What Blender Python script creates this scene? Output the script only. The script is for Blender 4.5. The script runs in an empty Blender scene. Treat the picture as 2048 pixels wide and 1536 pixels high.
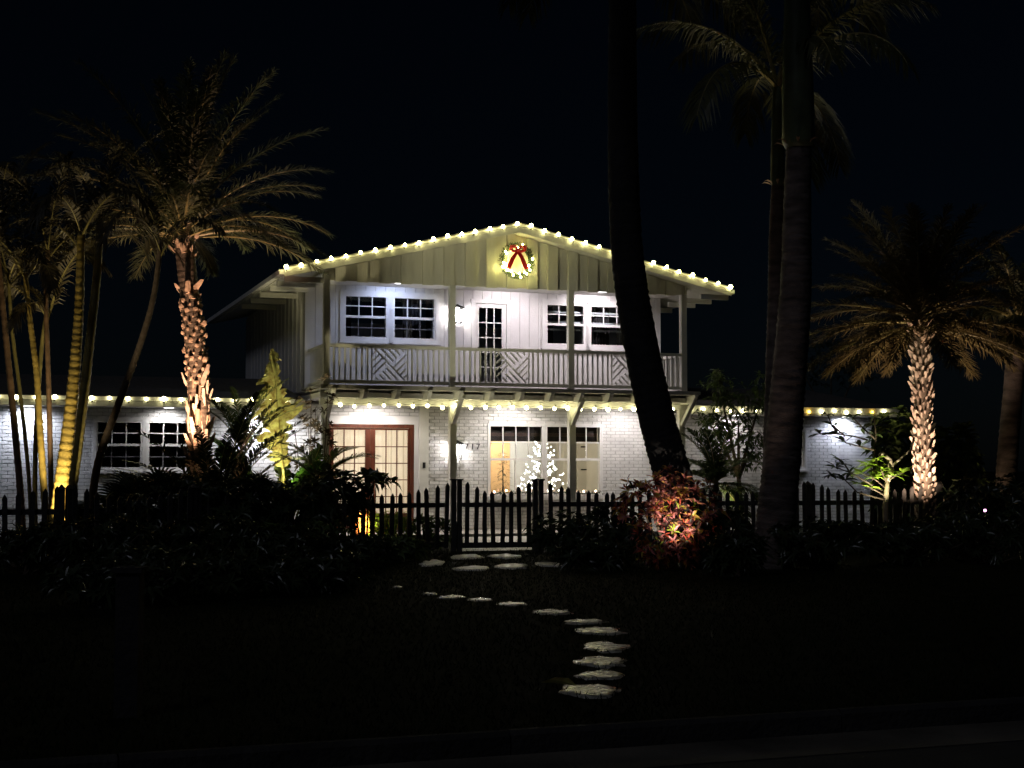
import bpy, math, random
from mathutils import Vector, Matrix, Quaternion
random.seed(7)
R = random.uniform
SC = bpy.context.scene
COL = SC.collection

# ------------------------------------------------------------------ camera, world, sun, exposure
F, CZ = 2958.0, 1.38                       # focal length in pixels of the 2048 px photo, eye height
PITCH = math.atan(170 / F)
cam_d = bpy.data.cameras.new('camera'); cam = bpy.data.objects.new('camera', cam_d); COL.objects.link(cam)
cam.location = (0, 0, CZ); cam.rotation_euler = (math.pi / 2 + PITCH, 0, 0)
cam_d.sensor_width = 36; cam_d.lens = F / 2048 * 36; cam_d.clip_start = .05; cam_d.clip_end = 2000
SC.camera = cam
W = bpy.data.worlds.new('World'); SC.world = W; W.use_nodes = True
wn = W.node_tree.nodes; wn.clear()
sky = wn.new('ShaderNodeTexSky'); sky.sky_type = 'NISHITA'; sky.sun_disc = False
sky.sun_elevation = math.radians(40); sky.sun_rotation = math.radians(-145)   # the moon, as a very faint sun
bg = wn.new('ShaderNodeBackground'); bg.inputs[1].default_value = .00042; sky.ozone_density = 10
wo = wn.new('ShaderNodeOutputWorld')
W.node_tree.links.new(sky.outputs[0], bg.inputs[0]); W.node_tree.links.new(bg.outputs[0], wo.inputs[0])
sun_d = bpy.data.lights.new('sun', 'SUN'); sun_d.energy = .11; sun_d.angle = math.radians(12); sun_d.color = (.80, .84, 1)
sun = bpy.data.objects.new('sun', sun_d); COL.objects.link(sun); sun.rotation_euler = (math.radians(50), 0, math.radians(-35))
SC.view_settings.view_transform = 'Standard'; SC.view_settings.look = 'None'
SC.view_settings.exposure = 0; SC.view_settings.gamma = 1
SC.cycles.use_denoising = True; SC.cycles.max_bounces = 6; SC.cycles.transparent_max_bounces = 12
SC.cycles.caustics_reflective = False; SC.cycles.caustics_refractive = False
SC.cycles.sample_clamp_indirect = 4

# ------------------------------------------------------------------ measuring helpers
TH = math.atan(.351); CT, ST = math.cos(TH), math.sin(TH)
HP = (-3.68, 29.2, 0)                      # foot of the balcony's first post; house u runs along the facade, v inwards
_c, _s = math.cos(PITCH), math.sin(PITCH)
def at(x, y, Y):
    a = (x - 1024) / F; b = (768 - y) / F
    d = (a, _c - b * _s, _s + b * _c); k = Y / d[1]
    return Vector((d[0] * k, Y, CZ + d[2] * k))
def hu(x, v):                               # facade coordinate of a photo column at depth v
    a = (x - 1024) / F; k = (v - HP[0] * ST + HP[1] * CT) / (-a * ST + CT)
    return (a * k - HP[0]) * CT + (k - HP[1]) * ST
def hw(u, v, z): return Vector((HP[0] + u * CT - v * ST, HP[1] + u * ST + v * CT, z))

# ------------------------------------------------------------------ materials
def mat(name, col, rough=.6, var=.15, scale=6, bump=0., bscale=30, metal=0, emit=None, es=0, trans=0, spec=.5, col2=None, stretch=None):
    m = bpy.data.materials.new(name); m.use_nodes = True; nt = m.node_tree; n = nt.nodes; L = nt.links
    b = n['Principled BSDF']; b.inputs['Roughness'].default_value = rough; b.inputs['Metallic'].default_value = metal
    b.inputs['Specular IOR Level'].default_value = spec
    tc = n.new('ShaderNodeTexCoord'); mp = n.new('ShaderNodeMapping'); L.new(tc.outputs['Object'], mp.inputs[0])
    if stretch: mp.inputs['Scale'].default_value = stretch
    oi = n.new('ShaderNodeObjectInfo')
    off = n.new('ShaderNodeVectorMath'); off.operation = 'ADD'; sc = n.new('ShaderNodeVectorMath'); sc.operation = 'SCALE'
    L.new(oi.outputs['Random'], sc.inputs[0]); sc.inputs['Scale'].default_value = 37.
    L.new(mp.outputs[0], off.inputs[0]); L.new(sc.outputs[0], off.inputs[1])
    nz = n.new('ShaderNodeTexNoise'); nz.inputs['Scale'].default_value = scale; nz.inputs['Detail'].default_value = 6
    L.new(off.outputs[0], nz.inputs['Vector'])
    cr = n.new('ShaderNodeValToRGB'); cr.color_ramp.elements[0].position = .32; cr.color_ramp.elements[1].position = .68
    c2 = col2 or tuple(min(1, c * (1 + var)) for c in col)
    cr.color_ramp.elements[0].color = (*[c * (1 - var) for c in col], 1); cr.color_ramp.elements[1].color = (*c2, 1)
    L.new(nz.outputs[0], cr.inputs[0]); L.new(cr.outputs[0], b.inputs['Base Color'])
    if bump:
        n2 = n.new('ShaderNodeTexNoise'); n2.inputs['Scale'].default_value = bscale; n2.inputs['Detail'].default_value = 5
        L.new(off.outputs[0], n2.inputs['Vector'])
        bp = n.new('ShaderNodeBump'); bp.inputs['Strength'].default_value = bump; bp.inputs['Distance'].default_value = .02
        L.new(n2.outputs[0], bp.inputs['Height']); L.new(bp.outputs[0], b.inputs['Normal'])
    if emit: b.inputs['Emission Color'].default_value = (*emit, 1); b.inputs['Emission Strength'].default_value = es
    if trans:
        t = n.new('ShaderNodeBsdfTranslucent'); L.new(cr.outputs[0], t.inputs[0]); mx = n.new('ShaderNodeMixShader')
        mx.inputs[0].default_value = trans; out = n['Material Output']
        L.new(b.outputs[0], mx.inputs[1]); L.new(t.outputs[0], mx.inputs[2]); L.new(mx.outputs[0], out.inputs[0])
    return m
def glass(name, tint=(.9, .93, .95)):
    m = bpy.data.materials.new(name); m.use_nodes = True; nt = m.node_tree; n = nt.nodes; n.clear(); L = nt.links
    t = n.new('ShaderNodeBsdfTransparent'); t.inputs[0].default_value = (*tint, 1)
    g = n.new('ShaderNodeBsdfGlossy'); g.inputs['Roughness'].default_value = .02
    fr = n.new('ShaderNodeFresnel'); fr.inputs[0].default_value = 1.45
    mx = n.new('ShaderNodeMixShader'); o = n.new('ShaderNodeOutputMaterial')
    L.new(fr.outputs[0], mx.inputs[0]); L.new(t.outputs[0], mx.inputs[1]); L.new(g.outputs[0], mx.inputs[2]); L.new(mx.outputs[0], o.inputs[0])
    return m
M = {
 'white': mat('white_paint', (.72, .71, .70), .5, .06, 3, .15, 40),
 'trim': mat('trim_paint', (.66, .65, .6), .5, .08, 4, .15, 40),
 'batten': mat('gable_paint', (.72, .70, .60), .55, .1, 3, .2, 30, stretch=(1, 1, .2)),
 'brick': mat('painted_brick', (.68, .67, .655), .6, .15, 2.2, .5, 60),
 'mortar': mat('mortar_paint', (.36, .35, .34), .8, .1, 8, .3, 60),
 'roof': mat('roof_shingle', (.09, .085, .08), .9, .3, 12, .6, 30),
 'deck': mat('deck_board', (.35, .33, .3), .7, .2, 5, .3, 30),
 'mahog': mat('mahogany', (.10, .026, .012), .4, .35, 4, .15, 30, stretch=(3, 3, .4)),
 'dark': mat('dark_metal', (.02, .02, .02), .45, .2, 20, metal=.6),
 'glass': glass('window_glass'),
 'muntin_dim': mat('screened_muntin', (.10, .10, .11), .6, .1, 6),
 'curtain': mat('peach_curtain', (.88, .79, .66), .9, .05, 3, stretch=(9, 1, .4), trans=.55, spec=.1),
 'gutter_c': mat('gutter_concrete', (.13, .115, .09), .85, .55, 1.3, .5, 30),
 'drape': mat('taupe_drape', (.055, .045, .045), .9, .15, 3, stretch=(9, 1, .4)),
 'flag': mat('flagstone', (.70, .68, .62), .4, .35, 10, .4, 22, spec=.8),
 'room': mat('room_wall', (.66, .61, .50), .8, .06, 2),
 'orange': mat('orange_wall', (.75, .46, .22), .8, .08, 2),
 'panel_d': mat('dark_panel_brown', (.035, .022, .018), .8, .3, 8),
 'panel_d2': mat('panel_band', (.10, .055, .04), .8, .2, 8),
 'floor': mat('room_floor', (.16, .09, .05), .5, .2, 4),
 'porch': mat('porch_paving', (.38, .35, .31), .6, .2, 4, .3, 20),
 'fence': mat('fence_paint', (.055, .052, .048), .65, .35, 8, .4, 30),
 'gap_pale': mat('gap_light_paint', (.42, .42, .40), .6, .15, 12),
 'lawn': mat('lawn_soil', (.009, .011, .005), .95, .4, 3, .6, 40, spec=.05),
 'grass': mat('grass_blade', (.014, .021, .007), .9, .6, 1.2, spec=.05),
 'road': mat('asphalt', (.055, .052, .048), .8, .25, 3, .5, 60),
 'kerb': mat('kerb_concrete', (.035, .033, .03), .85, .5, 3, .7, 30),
 'stone': mat('stepping_stone', (.42, .40, .34), .2, .6, 18, .5, 18, spec=1.0),
 'palmtrunk': mat('palm_bark', (.13, .10, .075), .8, .35, 8, .7, 35),
 'stem_gold': mat('golden_cane', (.36, .27, .065), .45, .35, 6, .3, 30),
 'stem_green': mat('green_cane', (.17, .15, .05), .45, .35, 6, .3, 30),
 'stem_brown': mat('brown_cane', (.12, .075, .042), .5, .4, 7, .4, 30),
 'royal': mat('royal_trunk', (.12, .095, .085), .85, .55, 3, .6, 25, stretch=(1, 1, 3)),
 'shaft': mat('crownshaft', (.10, .13, .07), .5, .3, 4),
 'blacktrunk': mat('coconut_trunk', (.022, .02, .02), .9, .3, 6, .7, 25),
 'boot': mat('leaf_base', (.40, .27, .18), .8, .35, 9, .5, 30, col2=(.62, .45, .32)),
 'boot2': mat('leaf_base_pale', (.46, .34, .27), .8, .35, 9, .5, 30, col2=(.70, .56, .45)),
 'frond': mat('date_frond', (.056, .066, .022), .5, .4, 5, trans=.25),
 'frond_w': mat('brown_frond', (.12, .09, .032), .5, .4, 5, trans=.25),
 'rachis': mat('frond_rib', (.24, .20, .08), .5, .25, 6),
 'cane_frond': mat('cane_frond', (.045, .038, .020), .55, .5, 5, trans=.25),
 'cocofrond': mat('coconut_frond', (.07, .075, .03), .5, .4, 5, trans=.25),
 'leafdark': mat('dark_leaf', (.034, .048, .02), .32, .5, 5, trans=.15),
 'leafmid': mat('mid_leaf', (.075, .115, .03), .45, .5, 5, trans=.25),
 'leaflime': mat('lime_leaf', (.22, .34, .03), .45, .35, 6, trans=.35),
 'leafyel': mat('yellow_leaf', (.34, .24, .06), .5, .45, 11, trans=.3, col2=(.52, .54, .18)),
 'leafgreen': mat('banana_green', (.06, .16, .02), .4, .35, 6, trans=.35),
 'woodstem': mat('shrub_stem', (.09, .065, .045), .85, .3, 10, .5, 40),
 'palestem': mat('pale_stem', (.45, .36, .26), .7, .2, 10, .3, 40),
 'terracotta': mat('terracotta', (.55, .17, .05), .7, .15, 6, .2, 30),
 'red': mat('red_ribbon', (.55, .015, .02), .35, .2, 9),
 'needle': mat('wreath_needle', (.012, .03, .009), .6, .4, 20),
 'whitebranch': mat('white_branch', (.7, .68, .62), .6, .1, 10),
 'wire': mat('light_cord', (.30, .30, .26), .6, .1, 10),
 'digit': mat('number_metal', (.03, .03, .03), .4, .2, 10, metal=.5),
}
CRO = [mat('croton_' + n, c, .45, .3, 14, trans=.2, col2=c2) for n, c, c2 in [
 ('pink', (.50, .10, .12), (.70, .28, .26)), ('red', (.40, .045, .03), (.62, .12, .06)), ('orange', (.55, .16, .03), (.70, .35, .10)),
 ('yellow', (.60, .36, .03), (.66, .52, .10)), ('lime', (.22, .32, .03), (.42, .48, .06)), ('dark', (.035, .02, .02), (.06, .04, .02))]]
def croton_mix():
    m = mat('croton_mixed', (.1, .05, .03), .42, .2, 7, trans=.2); cr = m.node_tree.nodes['Color Ramp'].color_ramp
    cr.elements[0].position = .38; cr.elements[0].color = (.03, .016, .014, 1); cr.elements[1].position = .74; cr.elements[1].color = (.24, .32, .04, 1)
    for p, c in ((.47, (.13, .025, .025, 1)), (.52, (.60, .22, .20, 1)), (.57, (.60, .24, .08, 1)), (.62, (.62, .46, .08, 1))): e = cr.elements.new(p); e.color = c
    return m
M['croton'] = croton_mix()
def emit(name, col, s): return mat(name, tuple(c * .5 for c in col), .4, .02, 3, emit=col, es=s)
M['bulb'] = emit('bulb_glow', (1, .90, .36), 46)
M['bulb_w'] = emit('bulb_white_glow', (1, .91, .47), 30)
M['bulb_o'] = emit('bulb_amber_glow', (1, .62, .08), 12)
M['wreath_b'] = emit('wreath_bulb_glow', (1, .91, .28), 70)
for k_, c_, e_ in (('bulb', (1, .90, .36), 46), ('bulb_w', (1, .91, .47), 30)):
    for j_, f_ in ((1, .5), (2, 1.35)): M[k_ + str(j_)] = emit('%s_glow_%d' % (k_, j_), c_, e_ * f_)
def vary(k): return lambda i: random.choice((k, k, k + '1', k + '2'))
M['tree_b'] = emit('tree_bulb_glow', (1, .98, .82), 16)
M['sill_b'] = emit('sill_bulb_glow', (1, .62, .40), 12)
M['disc'] = emit('downlight_glow', (1, .98, .97), 6)
M['lens'] = emit('spot_lens_glow', (1, .85, .6), 4)
M['lampglass'] = emit('lantern_glow', (1, .95, .93), 125)
M['pinkled'] = emit('pink_led_glow', (1, .45, .85), 5)
M['whiteled'] = emit('white_led_glow', (1, .92, .85), 5)

# ------------------------------------------------------------------ mesh helpers
class MB:
    def __init__(s): s.v = []; s.f = []
    def add(s, vs, fs):
        o = len(s.v); s.v += [tuple(p) for p in vs]; s.f += [tuple(i + o for i in f) for f in fs]; return s
    def box(s, a, b):
        (x0, y0, z0), (x1, y1, z1) = a, b
        return s.add([(x0, y0, z0), (x1, y0, z0), (x1, y1, z0), (x0, y1, z0), (x0, y0, z1), (x1, y0, z1), (x1, y1, z1), (x0, y1, z1)],
              [(0, 3, 2, 1), (4, 5, 6, 7), (0, 1, 5, 4), (1, 2, 6, 5), (2, 3, 7, 6), (3, 0, 4, 7)])
    def bar(s, p, q, w, h, up=(0, 0, 1)):
        p, q = Vector(p), Vector(q); d = (q - p).normalized(); side = d.cross(Vector(up))
        if side.length < 1e-4: side = d.cross(Vector((1, 0, 0)))
        side.normalize(); u = side.cross(d); a = side * w / 2; b = u * h / 2
        return s.add([p - a - b, p + a - b, p + a + b, p - a + b, q - a - b, q + a - b, q + a + b, q - a + b],
              [(0, 1, 2, 3), (7, 6, 5, 4), (0, 4, 5, 1), (1, 5, 6, 2), (2, 6, 7, 3), (3, 7, 4, 0)])
    def prism(s, poly, d):                   # extrude polygon (3d points) by vector d
        n = len(poly); d = Vector(d); a = [Vector(p) for p in poly]; b = [p + d for p in a]
        return s.add(a + b, [tuple(range(n)), tuple(range(2 * n - 1, n - 1, -1))] + [(i, i + n, (i + 1) % n + n, (i + 1) % n) for i in range(n)])
    def tube(s, pts, rad, n=8, cap=True, squash=None):
        pts = [Vector(p) for p in pts]; o = len(s.v); ref = None
        for i, p in enumerate(pts):
            t = (pts[min(i + 1, len(pts) - 1)] - pts[max(i - 1, 0)]).normalized()
            if ref is None: ref = t.orthogonal().normalized()
            ref = (ref - t * ref.dot(t)).normalized(); bi = t.cross(ref)
            r = rad[i] if isinstance(rad, (list, tuple)) else rad
            for k in range(n):
                a = 2 * math.pi * k / n; s.v.append(tuple(p + (ref * math.cos(a) + bi * math.sin(a)) * r))
        for i in range(len(pts) - 1):
            for k in range(n):
                a = o + i * n + k; b = o + i * n + (k + 1) % n; s.f.append((a, b, b + n, a + n))
        if cap: s.f.append(tuple(o + k for k in reversed(range(n)))); s.f.append(tuple(o + (len(pts) - 1) * n + k for k in range(n)))
        return s
    def ball(s, c, r, n=8, m=5, zs=1.0):
        c = Vector(c); vs = [c + Vector((0, 0, -r * zs))]; fs = []
        for i in range(1, m):
            ph = math.pi * i / m - math.pi / 2
            for k in range(n):
                a = 2 * math.pi * k / n; vs.append(c + Vector((r * math.cos(ph) * math.cos(a), r * math.cos(ph) * math.sin(a), r * zs * math.sin(ph))))
        vs.append(c + Vector((0, 0, r * zs))); T = len(vs) - 1
        for k in range(n): fs.append((0, 1 + (k + 1) % n, 1 + k)); fs.append((T, 1 + (m - 2) * n + k, 1 + (m - 2) * n + (k + 1) % n))
        for i in range(m - 2):
            for k in range(n): a = 1 + i * n + k; b = 1 + i * n + (k + 1) % n; fs.append((a, b, b + n, a + n))
        return s.add(vs, fs)
    def leaf(s, p, d, up, L, w, fold=.25, droop=.2):   # pointed blade: 7 points, folded along its rib and drooping
        p = Vector(p); d = Vector(d).normalized(); side = d.cross(Vector(up))
        if side.length < 1e-3: side = d.orthogonal()
        side.normalize(); n = side.cross(d).normalized()
        g = Vector((0, 0, -1))
        a = p; m1 = p + d * L * .35 + g * droop * L * .06; m2 = p + d * L * .7 + g * droop * L * .3; t = p + d * L + g * droop * L * .75
        e1 = n * w * fold
        return s.add([a, m1, m2, t, m1 + side * w / 2 + e1, m2 + side * w * .38 + e1, m1 - side * w / 2 + e1, m2 - side * w * .38 + e1],
              [(0, 4, 1), (1, 4, 5, 2), (2, 5, 3), (0, 1, 6), (1, 2, 7, 6), (2, 3, 7)])
    def mesh(s, name, m, smooth=False):
        me = bpy.data.meshes.new(name); me.from_pydata(s.v, [], s.f); me.materials.append(m)
        if smooth: me.polygons.foreach_set('use_smooth', [True] * len(me.polygons))
        me.update(); return me
    def obj(s, name, m, parent=None, smooth=False, loc=None):
        return link(name, s.mesh(name, M[m] if isinstance(m, str) else m, smooth), parent, loc)
def link(name, me, parent=None, loc=None, rot=None, scale=None):
    o = bpy.data.objects.new(name, me); COL.objects.link(o)
    if parent: o.parent = parent
    if loc is not None: o.location = loc
    if rot is not None: o.rotation_euler = rot
    if scale is not None: o.scale = (scale,) * 3 if isinstance(scale, (int, float)) else scale
    return o
def tag(o, label, cat, group=None):
    o['label'] = label; o['category'] = cat
    if group: o['group'] = group
    return o
def thing(name, label, cat, loc=(0, 0, 0), rz=0, group=None):
    o = bpy.data.objects.new(name, None); COL.objects.link(o); o.location = loc; o.rotation_euler = (0, 0, rz); o.empty_display_size = .1
    return tag(o, label, cat, group)
def struct(o, kind='structure'): o['kind'] = kind; return o
def lamp(name, kind, parent, loc, energy, col=(1, 1, 1), size=.03, target=None, angle=90, blend=.5):
    d = bpy.data.lights.new(name, kind); d.energy = energy; d.color = col; d.shadow_soft_size = size
    o = bpy.data.objects.new(name, d); COL.objects.link(o); o.parent = parent; o.location = loc
    if kind == 'SPOT':
        d.spot_size = math.radians(angle); d.spot_blend = blend
        o.rotation_mode = 'QUATERNION'; o.rotation_quaternion = (Vector(target) - Vector(loc)).to_track_quat('-Z', 'Y')
    return o

# ------------------------------------------------------------------ ground, road, kerb
KO = Vector((0, 7.87, 0))
def kl(a, b, z): return (KO.x + a * CT - b * ST, KO.y + a * ST + b * CT, z)
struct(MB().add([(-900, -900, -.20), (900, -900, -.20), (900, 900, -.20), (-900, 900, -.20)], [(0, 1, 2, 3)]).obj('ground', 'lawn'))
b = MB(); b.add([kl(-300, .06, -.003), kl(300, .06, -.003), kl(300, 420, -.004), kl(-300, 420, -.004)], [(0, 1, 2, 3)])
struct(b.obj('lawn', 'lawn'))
b = MB(); b.add([kl(-300, -9, -.12), kl(300, -9, -.12), kl(300, 0, -.12), kl(-300, 0, -.12)], [(0, 1, 2, 3)]); struct(b.obj('road', 'road'))
b = MB(); b.add([kl(-300, -.55, -.116), kl(300, -.55, -.116), kl(300, -.02, -.116), kl(-300, -.02, -.116)], [(0, 1, 2, 3)]); struct(b.obj('gutter_strip', 'gutter_c'))
kerb = struct(link('kerb', None))
kb = MB()
kb.prism([(0, 0, -.2), (0, .15, -.2), (0, .15, -.01), (0, .07, .004), (0, .03, .004), (0, 0, -.02)], (1.99, 0, 0))
kme = kb.mesh('kerb_stone', M['kerb'])
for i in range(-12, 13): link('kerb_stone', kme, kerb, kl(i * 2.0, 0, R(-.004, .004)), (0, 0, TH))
# flat sunk flagstone apron before the gate
def stone_mesh(rx, ry, h, seed, mname='stone'):
    rd = random.Random(seed); n = 17; top = []; low = []
    for k in range(n):
        a = 2 * math.pi * k / n; q = rd.uniform(.72, 1.14)
        x, y = rx * q * math.cos(a), ry * q * math.sin(a)
        low.append((x * 1.05, y * 1.05, -.05)); top.append((x, y, h - .008 + rd.uniform(-.004, .004)))
    mid = [(x * .7, y * .7, h + rd.uniform(-.008, .008)) for x, y, z in top]
    b = MB(); b.add(low + top + mid + [(0, 0, h)], [(k, (k + 1) % n, n + (k + 1) % n, n + k) for k in range(n)] +
        [(n + k, n + (k + 1) % n, 2 * n + (k + 1) % n, 2 * n + k) for k in range(n)] + [(2 * n + k, 2 * n + (k + 1) % n, 3 * n) for k in range(n)])
    return b.mesh('stepping_stone', M[mname], True)
STONES = []; ORD = 'first second third fourth fifth sixth seventh eighth ninth tenth eleventh'.split()
FLAG = ['pale flagstone beside the sprawling shrub at the landing edge', 'pale flagstone in front of the gate post by the french doors', 'largest pale flagstone in front of the picket gate', 'pale flagstone beside the mounded shrub in front of the gate', 'pale flagstone lying between the mounded shrub and the croton', 'pale flagstone at the threshold of the picket gate on its hinge side', 'pale flagstone at the threshold of the picket gate on its latch side']
def gxy(x, y): D = CZ * F / (y - 938); return Vector(((x - 1024) / F * D, D, 0))
for i, (px, py, w, ry) in enumerate([(797, 1172, 18, .16), (862, 1186, 34, .16), (900, 1192, 58, .2), (958, 1197, 56, .2), (1024, 1206, 62, .22), (1105, 1222, 84, .3),
        (1168, 1241, 86, .26), (1200, 1260, 100, .30), (1210, 1291, 105, .34), (1203, 1320, 105, .30), (1200, 1346, 112, .26), (1180, 1377, 128, .30)]):
    p = gxy(px, py); rx = w / 2 / (F / p.y); STONES.append((p, rx, ry))
    o = link('stepping_stone', stone_mesh(rx, ry, .008 + R(0, .006), 50 + i), None, p, (R(-.012, .012), R(-.012, .012), 0))
    lab = 'small lone stepping stone at the shrub end of the curving path' if i == 0 else 'widest stepping stone with a fallen leaf, the first from the kerb' if i == 11 else 'pale stepping stone in the lawn, %s from the kerb' % ORD[11 - i]
    tag(o, lab, 'stone', 'stepping stones in the lawn')
for i, (px, py, w, ry) in enumerate([(866, 1126, 48, .75), (945, 1136, 72, .5), (1022, 1132, 76, .55), (1098, 1128, 66, .5), (1215, 1124, 76, .4), (935, 1113, 70, .6), (1008, 1112, 66, .6)]):
    p = gxy(px, py); rx = w / 2 / (F / p.y); STONES.append((p, rx, ry))
    o = link('flagstone', stone_mesh(rx, ry, .02, 80 + i, 'flag'), None, p); tag(o, FLAG[i], 'stone', 'flagstones before the gate')
o = MB().leaf((0, 0, .03), (-.8, .3, .1), (0, 0, 1), .24, .14, .2, .1).obj('fallen_leaf', 'leafyel', None, False, gxy(1128, 1380) + Vector((.08, 0, .01)))
tag(o, 'yellow fallen leaf lying on the widest stepping stone', 'leaf')
# grass blades: nobody could count them
gv = []; gf = []
for i in range(70000):
    a = R(-9, 9); bb = .07 + (R(0, 1) ** 1.3) * 17
    x, y, _ = kl(a, bb, 0)
    if any(abs(x - p.x) < rx and abs(y - p.y) < ry and ((x - p.x) / rx) ** 2 + ((y - p.y) / ry) ** 2 < R(.3, .95) for p, rx, ry in STONES): continue
    h = R(.015, .04); t = R(0, 6.28); w = .006; dx, dy = math.cos(t) * w, math.sin(t) * w; lx, ly = R(-.03, .03), R(-.03, .03); o = len(gv)
    gv += [(x - dx, y - dy, -.005), (x + dx, y + dy, -.005), (x + lx, y + ly, h)]; gf.append((o, o + 1, o + 2))
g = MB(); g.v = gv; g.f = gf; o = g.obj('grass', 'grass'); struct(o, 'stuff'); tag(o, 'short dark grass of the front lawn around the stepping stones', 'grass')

# ------------------------------------------------------------------ house
house = thing('house', 'white two storey house with gabled balcony front and long brick wings', 'house', HP, TH)
V = 1.6                                     # outer face of the main walls
def grid_wall(holes, u0, u1, z0, z1, v0, v1):
    us = sorted({u0, u1, *[h[0] for h in holes], *[h[1] for h in holes]}); zs = sorted({z0, z1, *[h[2] for h in holes], *[h[3] for h in holes]})
    us = [u for u in us if u0 <= u <= u1]; zs = [z for z in zs if z0 <= z <= z1]; b = MB()
    full = lambda i, j: 0 <= i < len(us) - 1 and 0 <= j < len(zs) - 1 and not any(h[0] < (us[i] + us[i + 1]) / 2 < h[1] and h[2] < (zs[j] + zs[j + 1]) / 2 < h[3] for h in holes)
    for i in range(len(us) - 1):
        for j in range(len(zs) - 1):
            if not full(i, j): continue
            a, c, d, e = us[i], us[i + 1], zs[j], zs[j + 1]
            b.add([(a, v0, d), (c, v0, d), (c, v0, e), (a, v0, e)], [(0, 1, 2, 3)]); b.add([(a, v1, d), (c, v1, d), (c, v1, e), (a, v1, e)], [(3, 2, 1, 0)])
            for di, dj, q in ((-1, 0, [(a, v0, d), (a, v1, d), (a, v1, e), (a, v0, e)]), (1, 0, [(c, v0, d), (c, v1, d), (c, v1, e), (c, v0, e)]), (0, -1, [(a, v0, d), (c, v0, d), (c, v1, d), (a, v1, d)]), (0, 1, [(a, v0, e), (c, v0, e), (c, v1, e), (a, v1, e)])):
                if not full(i + di, j + dj): b.add(q, [(0, 1, 2, 3)])
    return b
LW1, LW2 = (-4.27, -3.37, 1.38, 2.34), (-3.27, -2.37, 1.38, 2.34)
FD = (.36, 2.25, .08, 2.32); PW = (3.93, 6.56, .84, 2.34); RW = (10.62, 11.70, 1.40, 2.28)
UL, UR, WL, WR = -.11, 8.03, -10.0, 13.54
ZT = 2.76
gh = [LW1, LW2, FD, PW, RW]
gw = grid_wall(gh, WL, WR, 0, ZT, V + .012, V + .2).obj('brick_wall', 'mortar', house)
# painted bricks, proud of the mortar
BL, BH, J = .212, .064, .009; lampu, lampz = 3.17, 1.75
solid = [(h[0], h[1], h[2], h[3]) for h in gh] + [(.2, 2.56, 0, 2.5)]
cells = []; row = 0; z = .03
while z + BH < ZT:
    u = WL + (row % 2) * (BL + J) / 2
    while u < WR:
        segs = [(u, min(u + BL, WR))]
        for h in solid:
            if h[2] < z + BH and h[3] > z:
                ns = []
                for a, c in segs:
                    if h[1] <= a or h[0] >= c: ns.append((a, c)); continue
                    if a < h[0]: ns.append((a, h[0]))
                    if c > h[1]: ns.append((h[1], c))
                segs = ns
        cells += [(a, c, z) for a, c in segs if c - a > .03]
        u += BL + J
    z += BH + J; row += 1
cells.sort(key=lambda q: math.hypot((q[0] + q[1]) / 2 - lampu, (q[2] - lampz)) + (0 if 2.5 < q[0] < 9 else 3))
def brick_geo(b, a, c, z, proud):
    x0, x1, z0, z1 = a, c, z, z + BH; y0 = V - proud; e = .004
    b.add([(x0 + e, y0, z0 + e), (x1 - e, y0, z0 + e), (x1 - e, y0, z1 - e), (x0 + e, y0, z1 - e), (x0, y0 + .006, z0), (x1, y0 + .006, z0), (x1, y0 + .006, z1), (x0, y0 + .006, z1), (x0, V + .014, z0), (x1, V + .014, z0), (x1, V + .014, z1), (x0, V + .014, z1)],
          [(0, 1, 2, 3)] + [(i, 4 + i, 4 + (i + 1) % 4, (i + 1) % 4) for i in range(4)] + [(4 + i, 8 + i, 8 + (i + 1) % 4, 4 + (i + 1) % 4) for i in range(4)])
bmesh_cache = {}
for a, c, z in cells[:300]:
    k = round(c - a, 3)
    if k not in bmesh_cache: b = MB(); brick_geo(b, 0, k, 0, .004); bmesh_cache[k] = b.mesh('brick', M['brick'])
    link('brick', bmesh_cache[k], gw, (a, R(-.003, .002), z))
b = MB()
for a, c, z in cells[300:]: brick_geo(b, a, c, z, .004 + R(-.002, .003))
struct(b.obj('brickwork', 'brick', gw), 'stuff')
# remaining shell: sides and back, storey floor, foundation
b = MB(); b.box((WL, V + .2, 0), (WL + .2, 9, ZT)); b.box((WR - .2, V + .2, 0), (WR, 9, ZT)); b.box((WL, 9, 0), (WR, 9.2, ZT)); b.obj('rear_wall', 'white', house)
MB().box((WL, V + .21, -.02), (WR - .2, 9, .09)).obj('floor', 'floor', house)
MB().box((-1.4, -.15, -.06), (9.2, V - .002, .07)).obj('porch_floor', 'porch', house)
b = MB(); b.box((UL, V + .2, 3.0), (UL + .18, 9, 5.28)); b.box((UR - .18, V + .2, 3.0), (UR, 9, 5.28)); b.box((UL, 9, 3.0), (UR, 9.2, 5.2)); sw = b.obj('side_wall', 'white', house)
bb = MB().box((0, 0, 3.0), (.022, .05, 5.16)).mesh('batten', M['white'])
for i in range(15): link('batten', bb, sw, (UL - .022, V + .35 + i * .45, 0)); link('batten', bb, sw, (UR, V + .35 + i * .45, 0))
MB().box((UL, 0, 2.80), (UR, 9, 2.90)).obj('porch_ceiling', 'white', house)
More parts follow.
